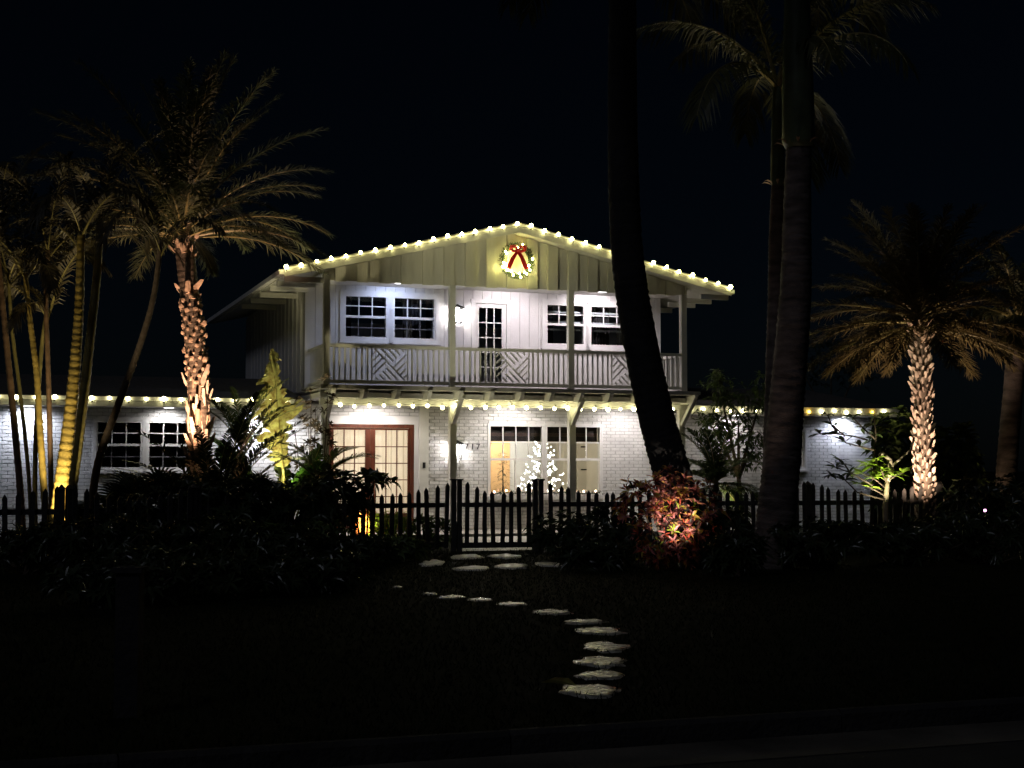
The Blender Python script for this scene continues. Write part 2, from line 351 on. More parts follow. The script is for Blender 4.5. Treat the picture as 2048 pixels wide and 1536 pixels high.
# upper wall with its openings
U1, U2 = (.72, 1.66, 4.13, 5.05), (1.78, 2.72, 4.13, 5.05); U3, U4 = (5.25, 6.18, 4.11, 5.03), (6.29, 7.31, 4.11, 5.03); DR = (3.62, 4.33, 3.04, 4.97)
uh = [U1, U2, U3, U4, DR]
uw = grid_wall(uh, UL, UR, 3.0, 5.29, V + .012, V + .18).obj('upper_wall', 'mortar', house)
ed = sorted({round(UL + .216 * k, 4) for k in range(38)} | {UR} | {h[i] for h in uh for i in (0, 1)}); pl_e = {round(UL + .216 * k, 4) for k in range(38)} | {UR}
for a, c in zip(ed, ed[1:]):
    if c - a < .012: continue
    m_ = (a + c) / 2; zz = 3.0; segs = []
    for h in sorted([h for h in uh if h[0] < m_ < h[1]], key=lambda h: h[2]): segs.append((zz, h[2])); zz = h[3]
    segs.append((zz, 5.28))
    for q0_, q1_ in segs:
        if q1_ - q0_ > .03: MB().box((a + (.004 if a in pl_e else -.0), V - .006 + R(-.0015, .0015), q0_), (c - (.004 if c in pl_e else 0), V + .014, q1_)).obj('plank', 'white', uw)
MB().box((UL, .06, 5.245), (UR, V - .01, 5.265)).obj('balcony_ceiling', 'white', house)

pane_cache = {}
def pane(parent, u0, u1, z0, z1, y):
    k = (round(u1 - u0, 3), round(z1 - z0, 3))
    if k not in pane_cache: pane_cache[k] = MB().box((0, 0, 0), (k[0], .004, k[1])).mesh('pane', M['glass'])
    return link('pane', pane_cache[k], parent, (u0, y, z0))
def window(h, cols, up=2, low=2, lowmat='white', case=.09, name='window', lowcols=None, v=V, blind=False):
    u0, u1, z0, z1 = h; zm = z0 + (z1 - z0) * .5; fr = .035
    b = MB()                                # casing proud of the wall, jambs in the reveal, meeting rail
    b.box((u0 - case, v - .03, z1), (u1 + case, v - .007, z1 + case)); b.box((u0 - case, v - .03, z0 - case * .8), (u1 + case, v - .007, z0))
    b.box((u0 - case, v - .03, z0), (u0, v - .007, z1)); b.box((u1, v - .03, z0), (u1 + case, v - .007, z1))
    b.box((u0, v - .02, z0), (u0 + fr, v + .11, z1)); b.box((u1 - fr, v - .02, z0), (u1, v + .11, z1))
    b.box((u0 + fr, v - .02, z1 - fr), (u1 - fr, v + .11, z1)); b.box((u0 + fr, v - .02, z0), (u1 - fr, v + .11, z0 + fr)); b.box((u0 + fr, v + .0, zm - .025), (u1 - fr, v + .1, zm + .025))
    w = b.obj(name, 'white', house)
    MB().box((u0 - case - .03, v - .075, z0 - case * .8 - .035), (u1 + case + .03, v - .007, z0 - case * .8 - .002)).obj('sill', 'white', w)
    for half, (a, c, rows, cc, mm, yy) in enumerate(((zm + .025, z1 - fr, up, cols, 'white', v + .03), (z0 + fr, zm - .025, low, lowcols or cols, lowmat, v + .07))):
        g = MB(); A, B = u0 + fr, u1 - fr
        for i in range(1, cc): x = A + (B - A) * i / cc; g.box((x - .011, yy - .014, a), (x + .011, yy + .014, c))
        for j in range(1, rows):
            zz = a + (c - a) * j / rows
            for i in range(cc):
                xa = A + (B - A) * i / cc + (.011 if i else 0); xb = A + (B - A) * (i + 1) / cc - (.011 if i < cc - 1 else 0)
                g.box((xa, yy - .012, zz - .011), (xb, yy + .012, zz + .011))
        if g.v: g.obj('muntin_grid', mm, w)
        for i in range(cc):
            for j in range(rows):
                pane(w, A + (B - A) * i / cc + (.011 if i else 0), A + (B - A) * (i + 1) / cc - (.011 if i < cc - 1 else 0), a + (c - a) * j / rows + (.011 if j else 0), a + (c - a) * (j + 1) / rows - (.011 if j < rows - 1 else 0), yy - .002)
    if blind:
        for zz in (z1 - .17, z1 - .40, zm - .10): MB().box((u0 + fr, v + .14, zz - .022), (u1 - fr, v + .155, zz + .022)).obj('blind_rail', 'white', w)
    return w
window(U1, 3, 2, 2, 'muntin_dim'); window(U2, 3, 2, 2, 'muntin_dim'); window(U3, 3, 2, 1, lowcols=1, blind=True); window(U4, 3, 2, 1, lowcols=1, blind=True)
window(LW1, 3, 2, 2, 'muntin_dim', .06); window(LW2, 3, 2, 2, 'muntin_dim', .06); window(RW, 3, 2, 2, 'muntin_dim', .06)
for h, c0_, c1_ in ((U1, .0, .22), (U2, .30, .75), (U2, .9, 1.), (U3, .0, .3), (U4, .2, .6), (U4, .8, 1.)):
    ua, ub = h[0] + .04 + (h[1] - h[0] - .08) * c0_, h[0] + .04 + (h[1] - h[0] - .08) * c1_; n = 24; b = MB()
    b.add([(ua + (ub - ua) * k / n, V + .30 + .02 * math.sin(k * 1.4 + ua), zz) for zz in (h[2] - .1, h[3] + .05) for k in range(n + 1)], [(k, k + 1, n + 2 + k, n + 1 + k) for k in range(n)]); b.obj('curtain', 'drape', house)
# balcony door: white, glazed three by five
def door_leaf(parent, u0, u1, z0, z1, gl, cols, rows, mname, y, mun, name='door', mw=.012):
    g0, g1, gz0, gz1 = gl; b = MB()
    b.box((u0, y, z0), (g0, y + .045, z1)); b.box((g1, y, z0), (u1, y + .045, z1)); b.box((g0, y, z0), (g1, y + .045, gz0)); b.box((g0, y, gz1), (g1, y + .045, z1))
    d = b.obj(name, mname, parent); g = MB()
    for i in range(1, cols): x = g0 + (g1 - g0) * i / cols; g.box((x - mw, y + .006, gz0), (x + mw, y + .04, gz1))
    for j in range(1, rows):
        zz = gz0 + (gz1 - gz0) * j / rows
        for i in range(cols):
            g.box((g0 + (g1 - g0) * i / cols + (mw if i else 0), y + .008, zz - mw), (g0 + (g1 - g0) * (i + 1) / cols - (mw if i < cols - 1 else 0), y + .038, zz + mw))
    g.obj('muntin_grid', mun, d)
    for i in range(cols):
        for j in range(rows):
            pane(d, g0 + (g1 - g0) * i / cols + (mw if i else 0), g0 + (g1 - g0) * (i + 1) / cols - (mw if i < cols - 1 else 0), gz0 + (gz1 - gz0) * j / rows + (mw if j else 0), gz0 + (gz1 - gz0) * (j + 1) / rows - (mw if j < rows - 1 else 0), y + .022)
    return d
d = door_leaf(house, DR[0], DR[1], DR[2], DR[3], (3.71, 4.235, 3.26, 4.88), 3, 5, 'white', V + .02, 'white', 'balcony_door')
b = MB(); b.ball((DR[0] + .05, V - .04, 3.98), .03); b.obj('handle', 'dark', d, True)
b = MB(); b.box((DR[0] - .09, V - .032, 3.04), (DR[0], V - .007, 4.97)); b.box((DR[1], V - .032, 3.04), (DR[1] + .09, V - .007, 4.97)); b.box((DR[0] - .11, V - .04, 4.97), (DR[1] + .11, V - .007, 5.06)); b.obj('door_casing', 'white', house)
# french doors with peach curtains
b = MB(); b.box((FD[0], V - .02, FD[2]), (FD[0] + .075, V + .12, FD[3])); b.box((FD[1] - .075, V - .02, FD[2]), (FD[1], V + .12, FD[3])); b.box((FD[0] + .075, V - .02, FD[3] - .075), (FD[1] - .075, V + .12, FD[3])); b.obj('door_frame', 'mahog', house)
mid = (FD[0] + FD[1]) / 2
for a, c, hx in ((FD[0] + .078, mid - .003, mid - .05), (mid + .003, FD[1] - .078, mid + .05)):
    d = door_leaf(house, a, c, FD[2] + .01, FD[3] - .08, (a + (.08 if c < mid else .105), c - (.105 if c < mid else .05), .45, FD[3] - .12), 3, 5, 'mahog', V + .01, 'mahog', 'french_door', .010)
    MB().bar((hx, V - .03, .95), (hx, V - .03, 1.15), .02, .02).obj('handle', 'dark', d)
b = MB(); n = 60; pts = [(FD[0] + .05 + (FD[1] - FD[0] - .1) * i / n, V + .16 + .012 * math.sin(i * 1.3) + .006 * math.sin(i * 2.9)) for i in range(n + 1)]
b.add([(x, y, .1) for x, y in pts] + [(x, y, 2.3) for x, y in pts], [(i, i + 1, n + 2 + i, n + 1 + i) for i in range(n)]); b.obj('curtain', 'curtain', house)
b = MB(); b.box((.20, V - .035, .07), (FD[0] - .002, V - .002, 2.5)); b.box((FD[1] + .002, V - .035, .07), (2.345, V - .002, 2.5)); b.box((FD[0] - .002, V - .035, FD[3] + .002), (FD[1] + .002, V - .002, 2.5)); b.obj('door_surround', 'white', house)
MB().box((2.35, V - .09, .07), (2.555, V - .002, ZT)).obj('pilaster', 'trim', house)
b = MB(); b.box((2.42, V - .105, 1.40), (2.48, V - .09, 1.52)); b.ball((2.45, V - .105, 1.48), .02); b.obj('doorbell', 'dark', house)
# picture window: two wide units of four columns
for a, c in ((PW[0], 5.19), (5.24, PW[1])): window((a, c, PW[2], PW[3]), 4, 2, 1, 'white', .0301, 'picture_window', 2)
# house number
for t, uu in (('7', 3.375), ('1', 3.51), ('7', 3.635)):
    cu = bpy.data.curves.new('digit', 'FONT'); cu.body = t; cu.size = .18; cu.extrude = .008
    tmp = bpy.data.objects.new('t', cu); COL.objects.link(tmp); dg = bpy.context.evaluated_depsgraph_get(); me = bpy.data.meshes.new_from_object(tmp.evaluated_get(dg)); bpy.data.objects.remove(tmp)
    me.materials.clear(); me.materials.append(M['digit']); o = link('house_number', me, house, (uu, V - .02, 1.80), (math.pi / 2, 0, 0))
# upper posts, beam, gable
for uu in (0, 2.6, 5.2, 7.81): MB().box((uu - .062, -.062, 3.04), (uu + .062, .062, 5.13)).obj('balcony_post', 'trim', house)
SL = (6.394 - 5.256) / (3.898 + .92)       # roof slope
def rz(u): return 6.394 - abs(u - 3.898) * SL
u = -.07; i = 0
gab = MB().prism([(-.07, .0, 5.13), (7.88, .0, 5.13), (7.88, .0, rz(7.88) - .14), (3.898, .0, 6.394 - .14), (-.07, .0, rz(-.07) - .14)], (0, .055, 0)).obj('gable_wall', 'batten', house)
while u < 7.87:
    w = min(.226, 7.88 - u); d = -.058 if i % 2 else -.012; a, c = u + .003, u + w - .003
    top = [(c, d, rz(c) - .14)] + ([(3.898, d, 6.25)] if a < 3.898 < c else []) + [(a, d, rz(a) - .14)]
    MB().prism([(a, d, 5.125 - (.02 if i % 2 else 0)), (c, d, 5.125 - (.02 if i % 2 else 0))] + top, (0, .011 - d - .002 if i % 2 == 0 else -d, 0)).obj('plank', 'batten', gab)
    u += w; i += 1
RU0, RU1 = -.93, 8.726
for sgn, ue in ((-1, RU0), (1, RU1)):
    b = MB(); ze = rz(ue)
    b.prism([(ue, -.46, ze), (3.898, -.46, 6.394), (3.898, -.46, 6.394 - .13), (ue, -.46, ze - .13)], (0, 10.2, 0)); b.obj('roof', 'roof' if False else 'trim', house)
    b = MB(); k = .025; b.prism([(ue, -.47, ze + .014), (3.898, -.47, 6.408), (3.898, -.47, 6.43), (ue, -.47, ze + .036)], (0, 10.25, 0)); b.obj('shingles', 'roof', house)
    b = MB(); b.prism([(ue, -.505, ze + .008), (3.898 + sgn * .001, -.505, 6.402), (3.898 + sgn * .001, -.505, 6.402 - .19), (ue, -.505, ze - .16)], (0, .04, 0)); b.obj('barge_board', 'trim', house)
    b = MB(); x = ue - sgn * -.0; b.box((min(ue, ue + sgn * .1), -.45, ze - .11), (max(ue, ue + sgn * .1), 9.7, ze - .02)); b.obj('gutter', 'white', house)
    q = UL if sgn < 0 else UR
    for vv in (-.40, .4, 1.2, 2.4, 3.6, 4.8): MB().box((min(ue, q) + .02, vv, rz(ue) - .24), (max(ue, q) - .02, vv + .07, rz(ue) - .132)).obj('eave_rafter', 'trim', house)
# deck, joists, beam, lower posts, braces
MB().box((UL - .06, -.30, 2.99), (UR + .02, V - .002, 3.035)).obj('deck', 'deck', house)
MB().box((UL - .06, -.335, 2.955), (UR + .02, -.302, 3.03)).obj('deck_edge', 'deck', house)
MB().box((UL, -.302, 2.952), (UR, V - .004, 2.986)).obj('deck_soffit', 'trim', house)
for i in range(13):
    uu = .065 + i * .654
    MB().prism([(uu - .04, .288, 2.951), (uu - .04, -.43, 2.951), (uu - .04, -.43, 2.91), (uu - .04, -.28, 2.77), (uu - .04, .288, 2.77)], (.08, 0, 0)).obj('joist', 'trim', house)
MB().box((-.05, .29, 2.66), (8.05, .41, 2.951)).obj('porch_beam', 'trim', house)
for uu in (.065, 2.726, 5.357, 7.914):
    MB().box((uu - .07, .28, .07), (uu + .07, .42, 2.658)).obj('porch_post', 'trim', house)
    MB().bar((uu + .0, .285, 2.33), (uu + .0, -.30, 2.84), .085, .085).obj('brace', 'trim', house)
# balcony railing: rails, slats and woven panels
rail = MB(); ZB, ZR = 3.15, 3.80
slat = MB().box((-.017, -.012, ZB), (.017, .012, ZR - .002)).mesh('slat', M['trim']); slats_at = []; boards = []
for a, c in ((0, 2.6), (2.6, 5.2), (5.2, 7.81)):
    a += .063; c -= .063
    rail.box((a, -.05, ZR), (c, .05, ZR + .06)); rail.box((a, -.03, ZB - .07), (c, .03, ZB - .001))
    m = (a + c) / 2; hw2 = .36; n = 7
    for k in range(n): slats_at.append(a + .05 + (m - hw2 - a - .08) * (k + .2) / n + .02); slats_at.append(c - .05 - (m - hw2 - a - .08) * (k + .2) / n - .02)
    rail.box((m - hw2 - .02, -.02, ZB), (m - hw2, .02, ZR - .001)); rail.box((m + hw2, -.02, ZB), (m + hw2 + .02, .02, ZR - .001))
    zc = (ZB + ZR) / 2; hh = (ZR - ZB) / 2 - .012; hx = hw2 - .012
    for fam in (0, 1):
        dx, dz = (.7071, -.7071) if fam == 0 else (.7071, .7071); nx, nz = -dz, dx
        for k in range(-5, 6):
            off = k * .098; run = []
            for q in range(-60, 61):
                t = q * .01; x = nx * off + dx * t; z = nz * off + dz * t
                ins = abs(x) < hx and abs(z) < hh and ((abs(z) > abs(x) * hh / hx) == (fam == 0))
                if ins: run.append(t)
                if (not ins or q == 60) and run:
                    if run[-1] - run[0] > .06:
                        t0, t1 = run[0], run[-1]
                        boards.append(((m + nx * off + dx * t0, 0, zc + nz * off + dz * t0), (m + nx * off + dx * t1, 0, zc + nz * off + dz * t1)))
                    run = []
rail.box((-.05, .063, ZR), (.05, V - .01, ZR + .06)); rail.box((-.03, .063, ZB - .07), (.03, V - .01, ZB - .001)); rail.box((7.76, .063, ZR), (7.86, V - .01, ZR + .06)); rail.box((7.78, .063, ZB - .07), (7.84, V - .01, ZB - .001))
rl = rail.obj('balcony_railing', 'trim', house)
for x in slats_at: link('slat', slat, rl, (x, 0, 0))
for k in range(12):
    for x in (0, 7.81): link('slat', slat, rl, (x, .14 + k * .122, 0), (0, 0, math.pi / 2))
for p, q in boards: MB().bar(p, q, .022, .030).obj('diagonal_board', 'trim', rl)
# wing roofs, fascias and soffits
for a, c in ((WL - .4, UL - .1), (UR + .1, WR + .35)):
    MB().prism([(a, .98, 2.80), (a, 5.2, 3.45), (a, 9.6, 2.80), (a, 9.6, 2.77), (a, .98, 2.77)], (c - a, 0, 0)).obj('wing_roof', 'roof', house)
    MB().box((a, .955, 2.60), (c, .985, 2.79)).obj('fascia', 'trim', house)
    MB().box((a, .987, 2.60), (c, V - .006, 2.625)).obj('soffit', 'white', house)
# recessed lights in soffits and ceilings
def downlight(u, v, z, e, col, ang=125, tilt=.25):
    b = MB(); n = 14; b.add([(.075 * math.cos(6.283 * k / n), .075 * math.sin(6.283 * k / n), 0) for k in range(n)], [tuple(reversed(range(n)))])
    b.add([(.1 * math.cos(6.283 * k / n), .1 * math.sin(6.283 * k / n), .003) for k in range(n)], [tuple(reversed(range(n)))])
    o = b.obj('recessed_light', 'disc', house, False, (u, v, z - .012))
    lamp('downlight_lamp', 'SPOT', house, (u, v, z - .03), e, col, .05, (u, v + tilt, z - 1), ang, .6)
downlight(-5.56, 1.30, 2.60, 100, (.80, .85, 1), 160); downlight(-.95, 1.30, 2.60, 230, (.95, .95, 1), 160); downlight(12.69, 1.36, 2.60, 85, (.78, .83, 1), 160)
downlight(-2.9, 1.25, 2.60, 36, (.95, .92, .9), 160); downlight(9.7, 1.25, 2.60, 36, (1, .92, .84), 160)
downlight(1.27, .9, 2.798, 125, (1, .90, .84), 165, .2); downlight(6.95, .8, 2.798, 105, (1, .92, .92), 165, .2); downlight(4.4, .8, 2.798, 100, (1, .92, .88), 165, .3)  # the last one is an added fill lamp for the porch wall
downlight(1.72, .85, 5.243, 58, (.55, .66, 1), 150, .6); downlight(6.30, .85, 5.243, 125, (1, .90, .95), 150, .6); downlight(4.3, .6, 5.243, 95, (1, .88, .95), 160, .5)
# wall lanterns behind the posts
def lantern(u, z, label, e, col):
    t = thing('wall_lantern', label, 'wall lantern', hw(u, V - .006, z), TH)
    b = MB(); b.box((-.05, -.02, -.05), (.05, 0, .2)); b.bar((0, -.01, .15), (0, -.13, .19), .02, .02); b.obj('backplate', 'dark', t)
    b = MB(); b.add([(-.14, -.26, .13), (.14, -.26, .13), (.14, -.012, .13), (-.14, -.012, .13), (0, -.13, .22)], [(0, 1, 4), (1, 2, 4), (2, 3, 4), (3, 0, 4), (3, 2, 1, 0)]); b.obj('roof_cap', 'dark', t)
    b = MB()
    for sx, sy in ((-.08, -.21), (.08, -.21), (.08, -.05), (-.08, -.05)): b.bar((sx, sy, -.18), (sx, sy, .13), .012, .012)
    b.box((-.085, -.215, -.195), (.085, -.045, -.18)); b.obj('cage', 'dark', t)
    MB().tube([(0, -.13, -.08), (0, -.13, .11)], .035, 10).obj('bulb', 'lampglass', t, True)
lantern(3.17, 1.78, 'black wall lantern on the white brick beside the house number', 20, (1, .96, .95))
lantern(3.17, 4.70, 'black wall lantern on the balcony wall beside the white glazed door', 20, (1, .90, .95))
# lit living room behind the picture window
b = MB(); b.box((3.3, V + .21, .092), (3.4, 5.2, 2.7)); b.box((7.4, V + .21, .092), (7.5, 5.2, 2.7)); b.box((3.4, 5.1, .092), (7.4, 5.2, 2.7)); b.box((3.4, V + .21, 2.6), (7.4, 5.1, 2.7)); rm = b.obj('interior_wall', 'room', house)
a0 = hu(972, 4.4); a1 = hu(1019, 4.4)
MB().box((a0 - .25, 4.38, .095), (a1, 4.46, 2.1)).obj('orange_partition', 'orange', house)
b = MB(); b.box((a1 + .02, 4.5, .095), (a1 + .75, 4.55, 2.1)); b.obj('interior_door', 'white', house)
c0, c1 = hu(1128, 4.5), hu(1205, 4.5)
cab = MB().box((c0, 4.55, .095), (c1, 5.0, 2.2)).obj('cabinet', 'room', house)
for k in range(3):
    x = c0 + (c1 - c0) * (k + .02) / 3; MB().box((x, 4.52, .2), (x + (c1 - c0) / 3 - .03, 4.549, 2.15)).obj('cabinet_door', 'room', cab)
    for zz in (.75, 1.35, 1.9): MB().box((x + .1, 4.505, zz), (x + .28, 4.519, zz + .03)).obj('handle', 'dark', cab)
for z0, z1, mm in ((2.17, 2.31, 'panel_d'), (2.10, 2.17, 'panel_d2'), (1.985, 2.10, 'panel_d')):
    MB().box((PW[0] + .04, V + .14, z0), (PW[1] - .04, V + .16, z1 - .001)).obj('dark_panel', mm, house)  # dark panels behind the top panes, the middle band paler
b = MB(); b.box((-.5, V + .21, .092), (-.4, 5.2, 2.7)); b.box((-.4, 5.1, .092), (3.3, 5.2, 2.7)); b.box((-.4, V + .21, 2.6), (3.3, 5.1, 2.7)); b.obj('hall_wall', 'room', house)
hl = thing('hall_lamp', 'globe ceiling lamp glowing behind the curtained french doors', 'lamp', hw(1.3, 3.3, 2.6), TH)
MB().tube([(0, 0, 0), (0, 0, -.1)], .05, 10).obj('base', 'dark', hl); MB().ball((0, 0, -.18), .09, 10, 6).obj('globe', 'disc', hl, True)
lamp('hall_light', 'POINT', hl, (0, 0, -.9), 165, (1, .90, .78), .25)
pl = thing('pendant_lamp', 'small white globe pendant lamp in the living room behind the picture window', 'lamp', hw(5.0, 3.4, 2.6), TH)
MB().tube([(0, 0, 0), (0, 0, -.2)], .008, 6).obj('cord', 'dark', pl); MB().ball((0, 0, -.27), .08, 10, 6).obj('globe', 'disc', pl, True)
lamp('pendant_light', 'POINT', pl, (0, -.0, -.42), 85, (1, .90, .76), .08)
lamp('partition_light', 'SPOT', house, (a0 + .1, 3.7, 2.5), 40, (1, .78, .48), .05, (a0 + .15, 4.4, 1.4), 70, .8)

# ------------------------------------------------------------------ christmas lights
bulb_me = {}
def gbulb(k, r, hang=None):
    if (k, r) not in bulb_me:
        b = MB(); b.ball((0, 0, 0), r, 10, 6, 1.1); nb = len(b.f)
        if hang is not None: b.tube([(0, .004, (r * .95) * hang), (0, .004, (r + .045) * hang)], [.018, .016], 7)
        me = b.mesh('bulb', M[k], True); me.materials.append(M['wire']); me.polygons.foreach_set('material_index', [0] * nb + [1] * (len(b.f) - nb)); bulb_me[(k, r)] = me
    return bulb_me[(k, r)]
def light_string(label, pts, r, kinds, hang=.0):
    t = thing('light_string', label, 'string lights', HP, TH, None)
    w = MB(); prev = None
    for i, p in enumerate(pts):
        p = Vector(p); sk = p + Vector((0, .01, r * 1.0 + .01 if hang else -r - .005))
        if prev is not None: m = (prev + sk) / 2 + Vector((0, 0, -.02)); w.tube([prev, m, sk], .006, 5, False)
        prev = sk
        k = kinds(i) if callable(kinds) else kinds
        link('bulb', gbulb(k, r, 1 if hang else -1), t, p + Vector((R(-.012, .012), R(-.008, 0), R(-.02, .012))), (R(-.35, .35), R(-.35, .35), 0), R(.78, 1.14))
    w.obj('cord', 'wire', t)
    return t
n = 17; pts = []
for i in range(n): uu = RU0 + .02 + (3.898 - .10 - RU0) * i / (n - 1); pts.append((uu, -.54, rz(uu) + .015))
n = 16
for i in range(n): uu = 3.898 + .22 + (RU1 - .25 - 3.898) * i / (n - 1); pts.append((uu, -.54, rz(uu) + .015))
light_string('string of round warm bulbs along the gable roof edge', pts, .037, vary('bulb'))
pts = [(.32 + i * .305, .185, 2.665 - .018 * (i % 2)) for i in range(25)]
light_string('string of warm bulbs hanging under the balcony along the porch beam', pts, .037, vary('bulb_w'), 1)
pts = [(x, .93, 2.765) for x in [-8.2 + i * .345 for i in range(23)]]
light_string('string of warm bulbs along the fascia of the window wing behind the date palm', pts, .036, vary('bulb_w'))
pts = [(x, .93, 2.70) for x in [8.42 + i * .335 for i in range(16)]]
light_string('string of warm and amber bulbs along the fascia behind the plumeria', pts, .035, lambda i: 'bulb_o' if i in (9, 14) else 'bulb_w')

# wreath with red bow
wr = thing('wreath', 'round green christmas wreath with red bow and white bulbs on the gable', 'wreath', hw(3.965, -.07, 5.68), TH)
b = MB()
for i in range(900):
    a = R(0, 6.283); q = R(-.055, .055); t = R(-.06, .0); rr = .30 + q
    p = Vector((rr * math.cos(a), t, rr * math.sin(a))); d = Vector((math.cos(a + R(-1.4, 1.4)), R(-1.2, .3), math.sin(a + R(-1.4, 1.4))))
    b.leaf(p, d, (0, 1, 0), R(.04, .085), .012, .1, 0)
b.tube([(.30 * math.cos(6.283 * k / 24), -.01, .30 * math.sin(6.283 * k / 24)) for k in range(25)], .022, 6, False); b.obj('greenery', 'needle', wr)
b = MB()
for sx in (-1, 1):
    for k, (x0, z0, x1, z1, w0, w1) in enumerate(((.0, .20, .10 * sx, .05, .05, .085), (.10 * sx, .05, .20 * sx, -.17, .085, .10))):
        n0 = Vector((z1 - z0, 0, -(x1 - x0))).normalized(); p, q = Vector((x0, -.10, z0)), Vector((x1, -.115 + .02 * k, z1))
        b.add([p - n0 * w0 / 2, p + n0 * w0 / 2, q + n0 * w1 / 2, q - n0 * w1 / 2] + [v + Vector((0, .012, 0)) for v in (p - n0 * w0 / 2, p + n0 * w0 / 2, q + n0 * w1 / 2, q - n0 * w1 / 2)], [(0, 1, 2, 3), (7, 6, 5, 4), (0, 4, 5, 1), (1, 5, 6, 2), (2, 6, 7, 3), (3, 7, 4, 0)])
    b.tube([(0, -.11, .22), (.07 * sx, -.15, .29), (.15 * sx, -.14, .28), (.155 * sx, -.11, .22), (.08 * sx, -.10, .19), (0, -.11, .215)], [.02, .036, .04, .036, .03, .02], 7)
b.ball((0, -.125, .215), .04); b.obj('bow', 'red', wr)
for i in range(26):
    a = R(0, 6.283) if i < 7 else R(math.pi * .95, math.pi * 2.0)
    if i in (0, 1, 2): a = (.15, 2.6, 1.25)[i]
    rr = R(.25, .36); link('bulb', gbulb('wreath_b', .021), wr, (rr * math.cos(a), R(-.11, -.06), rr * math.sin(a)))

# christmas trees and sill garland in the room
ct = thing('christmas_tree', 'white branch christmas tree covered in tiny lights behind the picture window', 'christmas tree', hw(hu(1085, 2.6), 2.6, .092), TH)
MB().tube([(0, 0, 0), (0, 0, 1.0), (0, 0, 1.98)], [.03, .02, .006], 7).obj('trunk', 'whitebranch', ct)
b = MB(); bl = []
for i in range(46):
    z = .7 + 1.2 * (i / 45); a = i * 2.4; L = .66 * (1 - .80 * (i / 45)) * R(.8, 1.1); d = Vector((math.cos(a) * L, math.sin(a) * L, .28 * L + .1)); p = Vector((0, 0, z - .1))
    b.tube([p, p + d * .5 + Vector((0, 0, -.02)), p + d], [.01, .007, .003], 5)
    for k in range(5): bl.append(p + d * R(.3, 1.05) + Vector((R(-.03, .03), R(-.03, .03), R(-.02, .03))))
b.obj('branches', 'whitebranch', ct)
for p in bl: link('bulb', gbulb('tree_b', .013), ct, p)
c2 = thing('dark_tree', 'sparse dark potted christmas tree before the orange partition', 'christmas tree', hw(hu(1006, 3.2), 3.2, .092), TH)
MB().tube([(0, 0, .2), (0, 0, 1.75)], [.025, .006], 6).obj('trunk', 'woodstem', c2)
MB().tube([(0, 0, 0), (0, 0, .26)], [.12, .16], 12).obj('pot', 'terracotta', c2)
b = MB()
for i in range(60):
    z = .4 + 1.3 * i / 60; a = i * 2.4; L = .36 * (1 - .8 * i / 60); d = Vector((math.cos(a), math.sin(a), -.25)); p = Vector((0, 0, z))
    for k in range(7): b.leaf(p + d * L * (k + 1) / 8, d + Vector((R(-.8, .8), R(-.8, .8), R(-.3, .3))), (0, 0, 1), .1, .012, .1, .2)
b.obj('branches', 'leafdark', c2)
sg = thing('sill_garland', 'garland with small peach lights lying along the picture window ledge', 'garland', hw(4.0, V - .12, .80), TH)
gp = [Vector((i * .13, R(-.03, .03), .05 + R(-.01, .02))) for i in range(20)]
b = MB(); b.tube(gp, .012, 5)
for p in gp:
    for k in range(16): b.leaf(p + Vector((R(-.06, .06), 0, 0)), (R(-1, 1), R(-1, 1), R(-.6, 1)), (0, 0, 1), .08, .014, .1, .2)
b.obj('greenery', 'needle', sg)
for i in range(0, 20, 2): link('bulb', gbulb('sill_b', .022), sg, gp[i] + Vector((0, -.06, .05)))
MB().box((3.9, V - .20, .72), (6.6, V - .008, .80)).obj('window_ledge', 'brick', house)

# ------------------------------------------------------------------ fence and gate
def picket_mesh(h):
    w, t = .036, .012
    return MB().prism([(-w, -t, .06), (w, -t, .06), (w, -t, h - .06), (0, -t, h), (-w, -t, h - .06)], (0, 2 * t, 0)).mesh('picket', M['fence'])
pm = {}
def picket(parent, x, h, y=-.035):
    k = round(h + R(-.012, .012), 2)
    if k not in pm: pm[k] = picket_mesh(k)
    link('picket', pm[k], parent, (x, y, 0), (R(-.02, .02), R(-.028, .028), 0))
def fence_run(a, c, label, skip=()):
    a, c = Vector((*a, 0)), Vector((*c, 0)); L = (c - a).length; ang = math.atan2((c - a).y, (c - a).x); nb = max(1, round(L / 2.3))
    f = thing('picket_fence', label, 'fence', a, ang)
    for zz in (.13, .78): MB().box((.05, -.022, zz - .04), (L - .05, .022, zz + .04)).obj('rail', 'fence', f)
    for k in range(nb + 1):
        if k in skip or k - nb - 1 in skip: continue
        x = L * k / nb; b = MB(); b.box((x - .045, -.045, -.1), (x + .045, .045, 1.1)); b.add([(x - .06, -.06, 1.1), (x + .06, -.06, 1.1), (x + .06, .06, 1.1), (x - .06, .06, 1.1), (x, 0, 1.17)], [(0, 1, 4), (1, 2, 4), (2, 3, 4), (3, 0, 4), (3, 2, 1, 0)]); b.obj('post', 'fence', f)
    m = int(L / .158)
    for i in range(m):
        x = .08 + (L - .16) * i / max(1, m - 1); t = (x / L * nb) % 1
        if min(t, 1 - t) * L / nb > .07: picket(f, x, .98 + .19 * (2 * t - 1) ** 2)
    return f
GL, GR = Vector((-.93, 24.85, 0)), Vector((.44, 25.15, 0))
fence_run((-9.4, 19.7), (-6.35, 20.9), 'dark picket fence run in front of the cane palm clump')
fence_run((-6.25, 20.95), (-3.30, 23.5), 'dark picket fence run behind the leafy shrubs by the cane palm')
fence_run((-3.22, 23.55), (GL.x - .12, GL.y - .05), 'dark picket fence run beside the gate in front of the french doors', (-1,))
fence_run((GR.x + .14, GR.y + .03), (7.6, 26.95), 'dark picket fence run from the gate past the croton to the plumeria', (0,))
fence_run((7.75, 27.0), (13.0, 28.3), 'dark picket fence run beyond the pale stemmed date palm')
